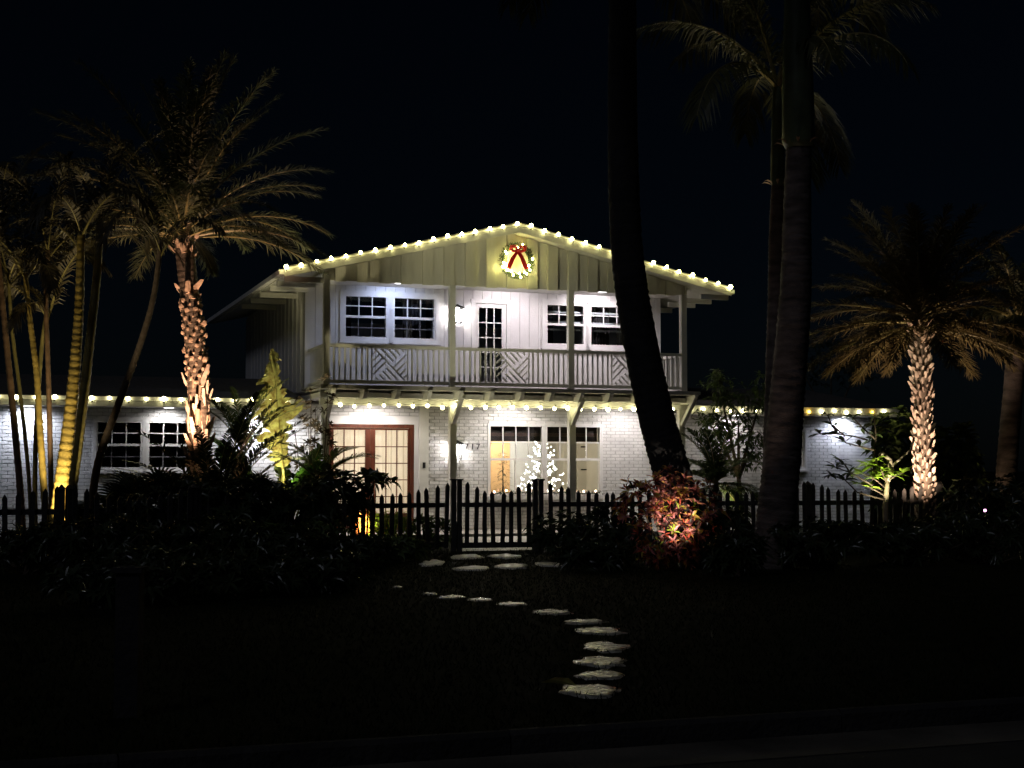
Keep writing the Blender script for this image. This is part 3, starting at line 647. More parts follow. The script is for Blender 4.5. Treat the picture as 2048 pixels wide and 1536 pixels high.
gd = (GR - GL); ga = math.atan2(gd.y, gd.x); gl = gd.length
for p, lab in ((GL, 'square dark gate post on the hinge side by the french doors'), (GR, 'square dark gate post below the lit christmas tree window')):
    t = thing('gate_post', lab, 'post', p, ga)
    MB().box((-.088, -.045, -.1), (-.010, .045, 1.19)).obj('shaft', 'fence', t); MB().box((.014, -.045, -.1), (.088, .045, 1.19)).obj('shaft', 'fence', t); MB().box((-.0098, .02, .05), (.0138, .05, .5)).obj('gap_light', 'gap_pale', t)  # pale strip in the slit stands in for light showing through
    b = MB(); b.box((-.105, -.065, 1.19), (.105, .065, 1.215)); b.obj('cap', 'fence', t)
g = thing('picket_gate', 'dark picket gate with dipped top between the two square posts', 'gate', GL, ga)
MB().box((.10, -.022, .06), (gl - .10, .022, .15)).obj('rail', 'fence', g); MB().box((.10, -.022, .74), (gl - .10, .022, .82)).obj('rail', 'fence', g)
for i in range(8): x = .17 + (gl - .34) * i / 7; t = i / 7; picket(g, x, 1.0 + .17 * (2 * t - 1) ** 2)
# garden path behind the gate, pale flagstones
b = MB(); p0 = (GL + GR) / 2; q0 = hw(3.6, -.2, 0)
nn = Vector((CT, ST, 0)) * .62; b.add([p0 - nn + Vector((0, 0, .012)), p0 + nn + Vector((0, 0, .012)), q0 + nn * 1.3 + Vector((0, 0, .012)), q0 - nn * 1.3 + Vector((0, 0, .012))], [(0, 1, 2, 3)])
struct(b.obj('garden_path', 'porch'))

# ------------------------------------------------------------------ foliage builders
def frond_mesh(name, L, elev, arch, n, ll, lw, seed, m, rm=None, vee=.35, sweep=50, ldroop=.5, base=.14, rr=.022, wild=.12):
    rd = random.Random(seed); pts = []; p = Vector((0, 0, 0)); S = 22; tw = rd.uniform(-.25, .25)
    for i in range(S + 1):
        s = i / S; e = elev - arch * s ** 1.35; pts.append((p.copy(), Vector((math.cos(e), tw * s * .5, math.sin(e))).normalized()))
        p = p + pts[-1][1] * L / S
    b = MB(); b.tube([q for q, _ in pts], [rr * (1 - .85 * i / S) for i in range(S + 1)], 5, False); nr = len(b.f)
    for k in range(n):
        s = base + (1 - base) * (k + .5) / n; i = min(S - 1, int(s * S)); f = s * S - i; q = pts[i][0].lerp(pts[i + 1][0], f); t = pts[i][1]
        side0 = t.cross(Vector((0, 0, 1)));
        if side0.length < .05: side0 = Vector((0, -1, 0))
        side0.normalize(); up = side0.cross(t)
        ln = ll * (math.sin(math.pi * (.12 + .82 * s)) ** .6) * rd.uniform(.85, 1.1)
        for sg in (-1, 1):
            sw = math.radians(sweep + rd.uniform(-9, 9) * wild / .12 - 22 * s)
            d = (t * math.cos(sw) + side0 * sg * math.sin(sw) + up * (vee + rd.uniform(-wild, wild))).normalized()
            w = lw * rd.uniform(.8, 1.15); nm = d.cross(t).normalized() * w / 2 if d.cross(t).length > .01 else Vector((0, 0, w))
            wd = d.cross(up).normalized() * w / 2
            g = Vector((0, 0, -1)); m1 = q + d * ln * .5 + g * ln * ldroop * .18; tp = q + d * ln * .92 + g * ln * ldroop * rd.uniform(.55, .8)
            b.add([q - wd * .6, q + wd * .6, m1 + wd, m1 - wd, tp], [(0, 1, 2, 3), (3, 2, 4)])
    me = b.mesh(name, m); me.materials.append(rm or M['rachis'])
    mi = [1] * nr + [0] * (len(b.f) - nr); me.polygons.foreach_set('material_index', mi); return me
def crown(parent, origin, specs, rots):        # specs: list of meshes; rots: list of (mesh index, azimuth)
    for k, az in rots: link('frond', specs[k], parent, origin, (0, 0, az))
def ringed(pts, w0, w1, step, amp, n=10, jit=0):      # smooth curve through points, rings as real ridges
    P = [Vector(p) for p in pts]; L = sum((P[i + 1] - P[i]).length for i in range(len(P) - 1)); N = max(8, int(L / (step / 3)))
    def cr(t):
        x = t * (len(P) - 1); i = min(int(x), len(P) - 2); f = x - i
        a, b_, c, d = P[max(i - 1, 0)], P[i], P[i + 1], P[min(i + 2, len(P) - 1)]
        return .5 * ((2 * b_) + (c - a) * f + (2 * a - 5 * b_ + 4 * c - d) * f * f + (3 * b_ - a - 3 * c + d) * f ** 3)
    q = [cr(i / N) for i in range(N + 1)]
    rad = [(w0 + (w1 - w0) * (i / N)) * (1 + (amp if i % 3 == 0 else -amp * .4 * (i % 3)) * random.uniform(.6, 1.3)) for i in range(N + 1)]
    b = MB(); b.tube(q, rad, n)
    if jit:
        for i in range(len(b.v)): c = q[i // n]; v = Vector(b.v[i]); b.v[i] = tuple(c + (v - c) * (1 + random.uniform(-jit, jit)))
    return b, q, rad
def boot_mesh(w, l, t, m, lean=.35):
    b = MB(); o = lean * l
    b.add([(0, -w / 2, 0), (0, w / 2, 0), (-.01, -w * .5, l * .25), (-.01, w * .5, l * .25), (o, -w * .3, l), (o, w * .3, l), (t * .9, 0, l * .08), (t + o * .4, 0, l * .5), (o + t * .55, 0, l)],
          [(0, 6, 2), (1, 3, 6), (2, 6, 7), (3, 7, 6), (2, 7, 4), (3, 5, 7), (4, 7, 8), (5, 8, 7), (4, 8, 5), (0, 1, 6), (0, 2, 3, 1), (2, 4, 5, 3)])
    return b.mesh('leaf_base', m)
def boots(trunk, q, rad, meshes, density, r0=0., r1=1.):
    n = len(q); L = [0]
    for i in range(n - 1): L.append(L[-1] + (q[i + 1] - q[i]).length)
    tot = L[-1]; cnt = int(tot * (r1 - r0) * density)
    for k in range(cnt):
        s = (r0 + (r1 - r0) * (k + R(-.3, .3)) / cnt) * tot; i = max(0, min(n - 2, next((j for j in range(n - 1) if L[j + 1] >= s), n - 2)))
        a = k * 2.39996; p = q[i] + Vector((math.cos(a), math.sin(a), 0)) * rad[i] * .9
        link('leaf_base', random.choice(meshes), trunk, p, (R(-.2, .2), R(-.25, .25), a + R(-.25, .25)), R(.55, 1.3))
def spotlight(label, pos, target, e, col, ang=45, blend=.6, group=None, size=.03):
    pos, target = Vector(pos), Vector(target); t = thing('garden_spotlight', label, 'garden light', pos, 0, group)
    d = (target - pos - Vector((0, 0, .16))).normalized()
    MB().tube([(0, 0, -.1), (0, 0, .14)], .012, 6).obj('stake', 'dark', t)
    h = Vector((0, 0, .16)); MB().tube([h - d * .07, h - d * .05, h + d * .05], [.02, .035, .04], 10).obj('head', 'dark', t)
    MB().tube([h + d * .045, h + d * .052], .034, 10).obj('lens', 'lens', t)
    lamp('spot_lamp', 'SPOT', t, h + d * .07, e, col, size, target - pos, ang, blend)
def whorl_shrub(name, label, cat, base, blobs, nwh, leafL, leafW, m, stemm='woodstem', droop=.3, nl=(6, 9), seed=1, group=None, every=4):
    # stems rising from the base, each ending in a whorl of leaves spread over the blob surfaces (world coordinates relative to base)
    rd = random.Random(seed); t = thing(name, label, cat, base, 0, group); st = MB(); lf = MB(); cents = []
    for k in range(nwh):
        c, r = blobs[k % len(blobs)]; c = Vector(c); r = Vector(r)
        d = Vector((rd.gauss(0, 1), rd.gauss(0, 1), rd.gauss(.2, 1))).normalized(); q = rd.uniform(.55, 1.05) ; p = c + Vector((d.x * r.x, d.y * r.y, d.z * r.z)) * q
        if p.z < .04: p.z = .04 + abs(p.z) * .3
        cents.append((p, d))
        if k % every == 0: b0 = Vector((rd.uniform(-.12, .12), rd.uniform(-.12, .12), -.02)); st.tube([b0, (b0 + p) / 2 + Vector((0, 0, -.1 * r.z)), p], [.018, .013, .007], 5, False)
        n = rd.randint(*nl); ax = (d + Vector((0, 0, .7))).normalized(); o1 = ax.orthogonal().normalized(); o2 = ax.cross(o1)
        for j in range(n):
            a = 6.283 * j / n + rd.uniform(-.3, .3); dd = (o1 * math.cos(a) + o2 * math.sin(a) + ax * rd.uniform(.2, .9)).normalized()
            lf.leaf(p, dd, ax, leafL * rd.uniform(.65, 1.2), leafW * rd.uniform(.8, 1.2), .22, droop * rd.uniform(.4, 1.5))
    st.obj('stems', stemm, t)
    lf.obj('foliage', m, t)
    return t, cents

# ------------------------------------------------------------------ golden cane palm clump
cp = thing('cane_palm', 'clump of ringed cane palm stems lit gold from below', 'palm', at(100, 1118, 22.3) * Vector((1, 1, 0)) if False else (at(100, 1000, 22.3).x, 22.3, 0))
C0 = cp.location.copy()
stems = [([(46, 1120), (42, 1000), (26, 820), (8, 640), (-8, 480)], 15, 11, 'stem_brown', 22.6),
 ([(64, 1120), (58, 960), (42, 800), (24, 660), (16, 540)], 8, 7, 'stem_green', 22.8),
 ([(98, 1121), (88, 980), (80, 860), (73, 745), (60, 640), (50, 545)], 15, 10, 'stem_gold', 22.2),
 ([(106, 1115), (101, 920), (97, 760), (92, 600), (96, 500)], 11, 9, 'stem_brown', 22.6),
 ([(105, 1121), (121, 985), (138, 850), (151, 720), (159, 600), (162, 470)], 34, 14, 'stem_gold', 22.1),
 ([(122, 1118), (143, 980), (161, 850), (179, 690), (193, 560), (201, 440)], 23, 15, 'stem_green', 22.4),
 ([(176, 1110), (193, 940), (238, 805), (280, 690), (308, 590), (322, 480)], 17, 10, 'palmtrunk', 22.9),
 ([(72, 1118), (70, 960), (74, 820), (84, 690), (94, 620)], 10, 8, 'stem_green', 23.0),
 ([(138, 1118), (134, 1060), (139, 1000)], 13, 11, 'stem_gold', 21.8)]
cf = [frond_mesh('frond', L, e, ar, 42, .42, .03, 200 + i, M['cane_frond'], M['stem_green'], .3, 48, .9, .12, .014) for i, (L, e, ar) in enumerate([(2.0, 1.2, 1.5), (1.8, .9, 1.9), (2.1, 1.35, .9), (1.7, .5, 1.7), (1.9, 1.0, 2.6)])]
for i, (pp, w0, w1, mm, Y) in enumerate(stems):
    sc = F / Y / 2; pts = [at(x, y, Y + .05 * k * (i % 3 - 1)) - C0 for k, (x, y) in enumerate(pp)]
    b, q, rad = ringed(pts, w0 / 2 / (F / Y), w1 / 2 / (F / Y), .11, .055, 12); b.obj('stem', mm, cp, True)
    if i == 8: continue
    for j in range(6): link('frond', cf[(i + j * 2) % 5], cp, q[-1] - Vector((0, 0, .05 * j)), (0, 0, i * 1.1 + j * 1.05 + R(-.2, .2)), R(.85, 1.15))
spotlight('small spotlight at the foot of the cane palm clump', (at(104, 1000, 21.6).x, 21.6, 0), at(128, 830, 22.2), 760, (1, .78, .44), 50, 1.0)
spotlight('small spotlight behind the cane palm clump by the white wall', (at(70, 1000, 23.2).x, 23.2, 0), at(62, 520, 22.4), 260, (1, .74, .30), 40, .7)
for px, py, Y, mm, lab in ((138, 1085, 21.0, 'pinkled', 'tiny pink marker light low beside the cane palm'), (1970, 1021, 24.0, 'pinkled', 'tiny pink marker light on a stake beyond the pale date palm'), (1465, 1048, 21.5, 'whiteled', 'tiny white marker light between the croton and the royal palm')):
    p = at(px, py, Y); t = thing('marker_light', lab, 'marker light', (p.x, p.y, 0)); MB().tube([(0, 0, -.05), (0, 0, p.z - .015)], .008, 5).obj('stake', 'dark', t); MB().ball((0, 0, p.z), .024, 10, 6).obj('lamp', mm, t, True)

# ------------------------------------------------------------------ date palms
def date_palm(label, base_px, Y, pts, w0, w1, bm, bsecs, L, nf, seed, sag, fm='frond', els=[(1.4, .5), (1.15, .9), (.85, 1.1), (.55, 1.15), (.2, 1.1), (-.1, .8)]):
    base = Vector((at(base_px, 1000, Y).x, Y, 0)); t = thing('date_palm', label, 'palm', base); rd = random.Random(seed)
    P = [at(x, y, Y) - base for x, y in pts]; P[0].z = -.05; b, q, rad = ringed(P, w0 / 2 / (F / Y), w1 / 2 / (F / Y), .1, .03, 12)
    tr = b.obj('trunk', 'palmtrunk', t, True)
    for meshes, dens, r0, r1 in bsecs: boots(tr, q, rad, meshes, dens, r0, r1)
    fms = [frond_mesh('frond', L * rd.uniform(.9, 1.1), e, a * sag, 96, .52, .019, seed * 10 + k, M[fm], M['rachis'], .32, 52, .5, .12, .022, .3) for k, (e, a) in enumerate(els)]
    top = q[-1]
    for k in range(nf):
        lv = min(5, int(6 * ((k + .5) / nf) ** .9)); link('frond', fms[lv], t, top + Vector((0, 0, .28 - .07 * lv)), (0, 0, k * 2.39996 + rd.uniform(-.2, .2)), rd.uniform(.85, 1.1))
    return t, q, base
long_b = [boot_mesh(.085, .32, .045, M['boot2'], .16), boot_mesh(.075, .26, .04, M['boot'], .2)]
dia_b = [boot_mesh(.12, .085, .055, M['boot'], .3), boot_mesh(.11, .075, .05, M['boot'], .3)]
top_b = [boot_mesh(.11, .17, .05, M['boot'], .7), boot_mesh(.10, .15, .05, M['boot'], .5)]
dp, q, base = date_palm('tall date palm with orange lit scaly trunk before the brick wing', 398, 25.5, [(398, 1098), (396, 920), (397, 800), (390, 690), (378, 580), (366, 470)], 44, 38, 'boot', [(long_b, 42, .14, .52), (dia_b, 66, .52, .80), (top_b, 34, .80, .84), (top_b, 50, .93, 1.0)], 2.95, 56, 3, 1.0, 'frond', [(1.42, .4), (1.2, .6), (.95, .8), (.7, .95), (.45, 1.0), (.2, .85)])
spotlight('spotlight in the shrubs aimed up the tall date palm', (base.x + .02, base.y - 1.05, .9), base + Vector((-.08, 0, 3.7)), 1250, (1, .60, .38), 62, 1.0)
sm_b = [boot_mesh(.065, .10, .05, M['boot2'], .5), boot_mesh(.06, .09, .05, M['boot2'], .6), boot_mesh(.07, .12, .045, M['boot2'], .45)]
dp2, q2, base2 = date_palm('shorter date palm with pale brightly lit trunk beside the plumeria', 1850, 27.0, [(1850, 1089), (1850, 980), (1846, 850), (1843, 740), (1838, 645)], 36, 34, 'boot2', [(sm_b, 88, .10, .90), (top_b, 50, .90, 1.0)], 2.25, 64, 5, 1.0, 'frond_w', [(1.15, .4), (.85, .5), (.55, .6), (.3, .65), (.08, .6), (-.15, .5)])
spotlight('spotlight on the ground aimed up the pale date palm', (base2.x - .5, base2.y - 1.2, .1), base2 + Vector((0, 0, 2.2)), 700, (1, .70, .50), 66, 1.0)

# ------------------------------------------------------------------ bare trunks
def column_palm(label, name, Y, pts, w0, w1, mm, step, amp, shaft=None, fronds=None, fl=2.6, seed=1, fz=0., fm='cocofrond'):
    base = Vector((at(pts[0][0], 1000, Y).x, Y, 0)); t = thing(name, label, 'palm', base); P = [at(x, y, Y) - base for x, y in pts]; P[0].z = -.05
    b, q, rad = ringed(P, w0 / 2 / (F / Y), w1 / 2 / (F / Y), step, amp, 18, .03); b.obj('trunk', mm, t, True); top = q[-1]
    if shaft:
        h, r0, r1 = shaft; b = MB(); b.tube([top + Vector((0, 0, -.05)), top + Vector((0, 0, .05)), top + Vector((0, 0, h * .3)), top + Vector((0, 0, h * .7)), top + Vector((0, 0, h))], [r0 * .9, r0 * 1.12, r0 * 1.05, r0 * .85, r1], 14); b.obj('crownshaft', 'shaft', t, True)
        for k in range(7): a = k * .9; MB().leaf(top + Vector((math.cos(a), math.sin(a), 0)) * r0 * .95, (math.cos(a) * .8, math.sin(a) * .8, .55), (0, 0, 1), .2, .05, .3, .5).obj('old_leaf_base', 'boot', t)
        top = top + Vector((0, 0, h))
    rd = random.Random(seed)
    if fronds:
        fm_ = [frond_mesh('frond', fl * rd.uniform(.9, 1.1), e, a, 52, .62, .036, seed * 10 + k, M[fm], M['rachis'], .12, 58, 1.0, .16, .03) for k, (e, a) in enumerate([(1.35, .9), (1.0, 1.5), (.6, 1.7), (.25, 1.5)])]
        for k in range(fronds): link('frond', fm_[k % 4], t, top + Vector((0, 0, fz)), (0, 0, k * 2.39996 + rd.uniform(-.2, .2)), rd.uniform(.9, 1.1))
    return t
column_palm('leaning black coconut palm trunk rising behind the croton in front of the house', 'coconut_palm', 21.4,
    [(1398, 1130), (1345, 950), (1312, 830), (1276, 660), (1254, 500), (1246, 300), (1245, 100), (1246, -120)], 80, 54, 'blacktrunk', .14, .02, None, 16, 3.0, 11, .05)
column_palm('thick royal palm with ringed trunk and green crownshaft', 'royal_palm', 20.8, [(1540, 1135), (1556, 1000), (1572, 820), (1590, 600), (1594, 450), (1597, 290)], 84, 50, 'royal', .085, .022, (3.0, .21, .12), 12, 3.2, 12)
tp = column_palm('slim royal palm standing against the thicker trunk', 'slim_royal_palm', 22.2, [(1530, 1122), (1541, 1000), (1546, 800), (1551, 600), (1552, 470), (1556, 370)], 40, 26, 'royal', .08, .03, (1.5, .10, .06), 13, 2.6, 13)
column_palm('brown palm trunk standing beyond the pale date palm', 'cabbage_palm', 29.0, [(2008, 1085), (2012, 960), (2028, 760), (2037, 650)], 44, 36, 'royal', .1, .02, None, 18, 2.1, 14, .05)
spotlight('added spotlight in the lawn shrubs lighting the royal palms', (at(1480, 1000, 19.9).x, 19.9, 0), at(1556, 330, 21.4), 26, (1, .72, .55), 44, .9)  # added lamp that gives the royal trunks their lit edge
spotlight('added spotlight behind the royal palms aimed at the slim palm crown', (at(1480, 1000, 24.3).x, 24.3, 0), at(1535, 90, 22.2), 420, (1, .82, .50), 26, .9)  # added lamp that lifts the dim slim crown
spotlight('spotlight hidden low beside the cabbage palm', (at(1975, 1000, 28.4).x, 28.4, 0), at(2025, 780, 29), 22, (1, .70, .42), 50, .8)

spotlight('added floodlight in the bed behind the fence aimed up at the gable', (-1.95, 25.9, .05), hw(3.6, 0, 5.5), 520, (1, .95, .64), 46, 1.0)  # floodlight added only to brighten the gable, which is too dark without it
# ------------------------------------------------------------------ croton lit from below
cb = Vector((at(1340, 1000, 20.3).x, 20.3, 0))
CBL = [((0, -.12, .26), (.46, .3, .2)), ((0, 0, .55), (.56, .4, .46)), ((-.42, 0, .92), (.34, .3, .34)), ((.34, .05, .8), (.42, .3, .42)), ((0, .1, 1.08), (.36, .3, .3))]
ct_, cents = whorl_shrub('croton', 'croton shrub with red pink orange and yellow leaves lit by a spotlight', 'shrub', cb + Vector((0, .12, 0)), CBL, 190, .14, .042, M['croton'], seed=31, droop=.3, every=14)
lm = [MB().leaf((0, 0, 0), (1, 0, 0), (0, 0, 1), 1, .24, .15, .35).mesh('leaf', c) for c in CRO]
rd = random.Random(9)
for k in range(42):
    x, z = rd.gauss(0, .30), rd.uniform(.14, 1.22); x = max(-.62, min(.62, x)); w_ = 1 - (x / .75) ** 2
    p = Vector((x * (1.1 - .25 * abs(z - .7)), -.42 * math.sqrt(max(.1, w_)) * (1 - .35 * abs(z - .6)) + rd.uniform(-.06, .1), z)); d = Vector((x, -.55, .45 * (z - .4))).normalized()
    ax = (d + Vector((0, 0, .55))).normalized(); o1 = ax.orthogonal().normalized(); o2 = ax.cross(o1)
    wgt = rd.choices([0, 1, 2, 3, 4, 5], [6, 5, 4, 2, 2, 4])[0]
    for j in range(7):
        a = 6.283 * j / 7 + rd.uniform(-.5, .5); dd = (o1 * math.cos(a) + o2 * math.sin(a) + ax * rd.uniform(.2, 1.3)).normalized(); nz = (ax - dd * ax.dot(dd)).normalized()
        mt = Matrix((dd, nz.cross(dd), nz)).transposed().to_4x4()
        o = link('leaf', lm[wgt if rd.random() < .5 else rd.choice((0, 1, 2, 3, 4, 5, 5, 5, 5))], ct_); o.matrix_local = Matrix.Translation(p + ax * rd.uniform(-.05, .05)) @ mt @ Matrix.Scale(rd.uniform(.07, .14), 4)
spotlight('spotlight at the foot of the croton in the lawn', (cb.x - .05, cb.y - 1.7, 0), cb + Vector((.04, -.3, .66)), 440, (1, .88, .72), 29, 1.0)

# ------------------------------------------------------------------ plumeria
pb = Vector((at(1772, 1000, 25.9).x, 25.9, 0)); pt = thing('plumeria', 'plumeria with pale forked stem and lime green lit leaf whorls', 'tree', pb)
W_ = lambda x, y, dy=0: at(x, y, 25.9 + dy) - pb
b = MB(); b.tube([W_(1772, 1092), W_(1771, 1010), W_(1775, 960)], [.055, .05, .045], 9); b.tube([W_(1775, 962), W_(1782, 940), W_(1780, 920), W_(1764, 905)], [.05, .055, .045, .03], 8); b.tube([W_(1764, 906), W_(1758, 912)], [.035, .02], 7)
b.tube([W_(1782, 935), W_(1800, 918), W_(1822, 900), W_(1828, 875)], [.03, .022, .02, .02], 7); b.obj('trunk', 'palestem', pt, True)
b = MB(); tips = []
for pl_ in ([(1770, 985), (1735, 965), (1700, 945), (1672, 935)], [(1770, 1000), (1715, 985), (1690, 960), (1660, 950)], [(1775, 970), (1765, 950), (1752, 935)], [(1778, 960), (1790, 952), (1806, 946)], [(1776, 965), (1755, 948), (1735, 930)], [(1776, 965), (1762, 940), (1750, 918)], [(1770, 975), (1745, 955), (1722, 946)],
            [(1768, 990), (1740, 975), (1722, 968)], [(1700, 945), (1690, 930), (1678, 920)], [(1735, 880), (1705, 872), (1672, 868), (1640, 868)], [(1748, 900), (1720, 893), (1690, 885)], [(1690, 872), (1664, 850), (1655, 830)], [(1750, 878), (1725, 855), (1706, 835)], [(1745, 960), (1750, 900), (1752, 870), (1748, 835)]):
    P = [W_(x, y, R(-.2, .05)) for x, y in pl_]; b.tube(P, [.016 - .003 * k for k in range(len(P))], 6); tips += [P[-1], P[-2]]
b.obj('branches', 'woodstem', pt, True)
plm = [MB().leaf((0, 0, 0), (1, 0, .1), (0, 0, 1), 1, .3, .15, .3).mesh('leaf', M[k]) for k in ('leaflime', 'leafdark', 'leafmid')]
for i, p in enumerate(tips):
    lit = (p - W_(1752, 940)).length < .5  # whorls near the spotlight get lime leaves, so the light is coloured in
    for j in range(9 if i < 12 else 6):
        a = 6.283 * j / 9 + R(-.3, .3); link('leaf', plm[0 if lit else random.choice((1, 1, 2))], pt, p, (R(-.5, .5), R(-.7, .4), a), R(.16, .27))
spotlight('spotlight under the plumeria', (pb.x - .15, pb.y - .9, .35), W_(1755, 930) + pb, 260, (1, .93, .62), 60, .9)

# ------------------------------------------------------------------ bird of paradise and neighbours
def paddle_mesh(L, w, elev, arch, seed, m, torn=.3):
    rd = random.Random(seed); S = 40; p = Vector((0, 0, 0)); pts = []
    for i in range(S + 1): s = i / S; e = elev - arch * max(0, s - .3) ** 1.3; d = Vector((math.cos(e), 0, math.sin(e))); pts.append((p.copy(), d)); p += d * L / S
    b = MB(); b.tube([q for q, _ in pts], [.03 * (1 - .8 * i / S) for i in range(S + 1)], 6, False); nr = len(b.f); i0 = int(S * .38)
    for sg in (-1, 1):
        dr = 0; left = 0; lf = 1
        for i in range(i0, S):
            s = (i - i0) / (S - i0); s2 = (i + 1 - i0) / (S - i0); wd = lambda q: w * (math.sin(math.pi * min(1, .06 + q * .92)) ** .55)
            first = left <= 0
            if first: left = rd.randint(1, 3) if torn > .5 else rd.randint(4, 9); dr = rd.uniform(-.1, .55) * torn; lf = rd.uniform(.35, 1.15) if torn > .5 else rd.uniform(.9, 1.05)
            left -= 1
            q, t = pts[i]; q2, t2 = pts[i + 1]; up = Vector((-t.z, 0, t.x)); side = Vector((0, sg, 0))
            top_ = 1 - .5 * max(0, s - .45) / .55 if torn > .5 else 1; w1, w2 = wd(s) * lf * top_, wd(s2) * lf * top_ * rd.uniform(.85, 1.1)
            o = lambda qq, tt, ww: qq + side * ww * .9 + tt * ww * .35 + up * (ww * .3 + rd.uniform(-.03, .03)) + Vector((0, 0, -1)) * ww * dr
            m_ = lambda qq, tt, ww: qq + side * ww * .5 + tt * ww * .15 + up * ww * .2
            b.add([q, q2, m_(q2, t2, w2), m_(q, t, w1), o(q2.lerp(q, .5 if left <= 0 else 0), t2, w2), o(q.lerp(q2, .5 if first else 0), t, w1)], [(0, 1, 2, 3), (3, 2, 4, 5)])
    me = b.mesh('leaf', m); me.materials.append(M['leafyel']); me.polygons.foreach_set('material_index', [1] * nr + [0] * (len(b.f) - nr)); return me
bp_b = Vector((at(566, 1000, 27.2).x, 27.2, 0)); bp = thing('bird_of_paradise', 'tall bird of paradise with torn yellow leaf glowing against the house corner', 'plant', bp_b)
pm1 = [paddle_mesh(3.5, .48, 1.60, .45, 1, M['leafyel'], .9), paddle_mesh(2.5, .26, 1.05, .9, 2, M['leafgreen'], .25), paddle_mesh(1.7, .22, 1.25, 1.3, 3, M['leafgreen'], .3), paddle_mesh(2.1, .2, 1.45, .8, 4, M['leafmid'], .4)]
link('leaf', pm1[0], bp, (0.14, -.1, .1), (.10, 0, -1.45)); link('leaf', pm1[1], bp, (0, 0, .1), (0, 0, math.pi - .2)); link('leaf', pm1[1], bp, (.0, -.05, .1), (.42, 0, -1.7), .95); link('leaf', pm1[3], bp, (.05, 0, .1), (-.32, 0, -1.3), .9); link('leaf', pm1[1], bp, (.08, -.05, 0), (-.55, 0, -1.5), .75); link('leaf', pm1[2], bp, (0, 0, .2), (0, 0, -.5)); link('leaf', pm1[3], bp, (.05, .1, .1), (0, 0, 2.2)); link('leaf', pm1[2], bp, (0, 0, 0), (0, 0, 1.1)); link('leaf', pm1[1], bp, (.1, 0, 0), (0, 0, -.9), .8)
b = MB()
for k in range(7): a = k * .9; b.tube([(math.cos(a) * .1, math.sin(a) * .06, -.05), (math.cos(a) * .07, math.sin(a) * .05, .5), (math.cos(a) * .06, math.sin(a) * .04, 1.15 + .1 * (k % 3))], [.04, .035, .02], 7)
b.obj('stalks', 'leafyel', bp, True)
spotlight('spotlight at the foot of the bird of paradise', (bp_b.x - .15, bp_b.y - .8, .25), bp_b + Vector((-.05, 0, 2.2)), 560, (1, .88, .50), 62, .9)

def frond_plant(name, label, px, Y, L, n, elev, seed, m, top=.3, ll=.34, arch=1.2, lw=.024, cat='palm'):
    base = Vector((at(px, 1000, Y).x, Y, 0)); t = thing(name, label, cat, base); rd = random.Random(seed)
    b, q, rad = ringed([(0, 0, -.05), (.02, 0, top * .5), (0, 0, top)], .07, .06, .06, .08, 9); b.obj('trunk', 'palmtrunk', t, True)
    fms = [frond_mesh('frond', L * rd.uniform(.85, 1.1), e, arch * rd.uniform(.8, 1.2), 44, ll, lw, seed * 7 + k, M[m], M['rachis'], .3, 52, .45, .12, .014) for k, e in enumerate(elev)]
    for k in range(n): link('frond', fms[k % len(fms)], t, (0, 0, top), (0, 0, k * 2.39996 + rd.uniform(-.25, .25)), rd.uniform(.85, 1.1))
    return t
frond_plant('pygmy_palm', 'feathery pygmy palm in front of the french doors', 640, 26.2, 1.25, 20, (1.3, .9, .5, .1), 21, 'leafmid', 1.1)
frond_plant('pygmy_palm', 'feathery pygmy palm between the leaning trunk and the royal palms', 1432, 27.2, 1.25, 26, (1.3, .95, .55, .1, -.3), 22, 'leafmid', 1.1, .36)
frond_plant('sago_palm', 'dark sago palm with stiff fronds before the brick wing', 428, 24.3, 2.3, 22, (1.0, .8, .6, 1.2, .7), 23, 'leafdark', .6, .32, .6, .034, 'sago palm')
frond_plant('fern_palm', 'pale feathery frond palm standing behind the sago fronds', 482, 26.6, 1.5, 9, (1.35, 1.15, .95), 24, 'leafmid', 1.7, .24, .8)
def fan_palm(label, px, Y, n, r, seed, m, stalk=.9):
    base = Vector((at(px, 1000, Y).x, Y, 0)); t = thing('fan_palm', label, 'palm', base); rd = random.Random(seed)
    b = MB(); K = 26
    for k in range(K):
        a = -2.1 + 4.2 * k / (K - 1); d = Vector((math.cos(a), math.sin(a), .12 * math.cos(a * 2))); b.leaf((0, 0, 0), d, (0, 0, 1), r * (1 - .18 * abs(a) / 2.1), .05, .5, .35)
    fan = b.mesh('fan_leaf', M[m]); st = MB()
    for k in range(n):
        az = k * 2.39996; el = rd.uniform(.5, 1.25); L = stalk * rd.uniform(.7, 1.2); d = Vector((math.cos(az) * math.cos(el), math.sin(az) * math.cos(el), math.sin(el)))
        p = Vector((0, 0, .1)) + d * L; st.tube([(0, 0, .02), Vector((0, 0, .1)) + d * L * .5, p], [.016, .012, .008], 5)
        link('fan_leaf', fan, t, p, (rd.uniform(-.4, .4), -el * .6 + rd.uniform(-.3, .3), az), rd.uniform(.85, 1.1))
    st.obj('stalks', 'stem_green', t); return t
fan_palm('fan palm with spiky round leaves under the wing window', 330, 24.0, 11, .62, 41, 'leafdark', 1.15)
fan_palm('low spiky fan palm between cane palm and wing window', 205, 22.6, 9, .45, 42, 'leafdark', .55)
fan_palm('spiky fan palm whose blades rise before the bright wall corner', 560, 24.6, 9, .55, 43, 'leafdark', 1.1)

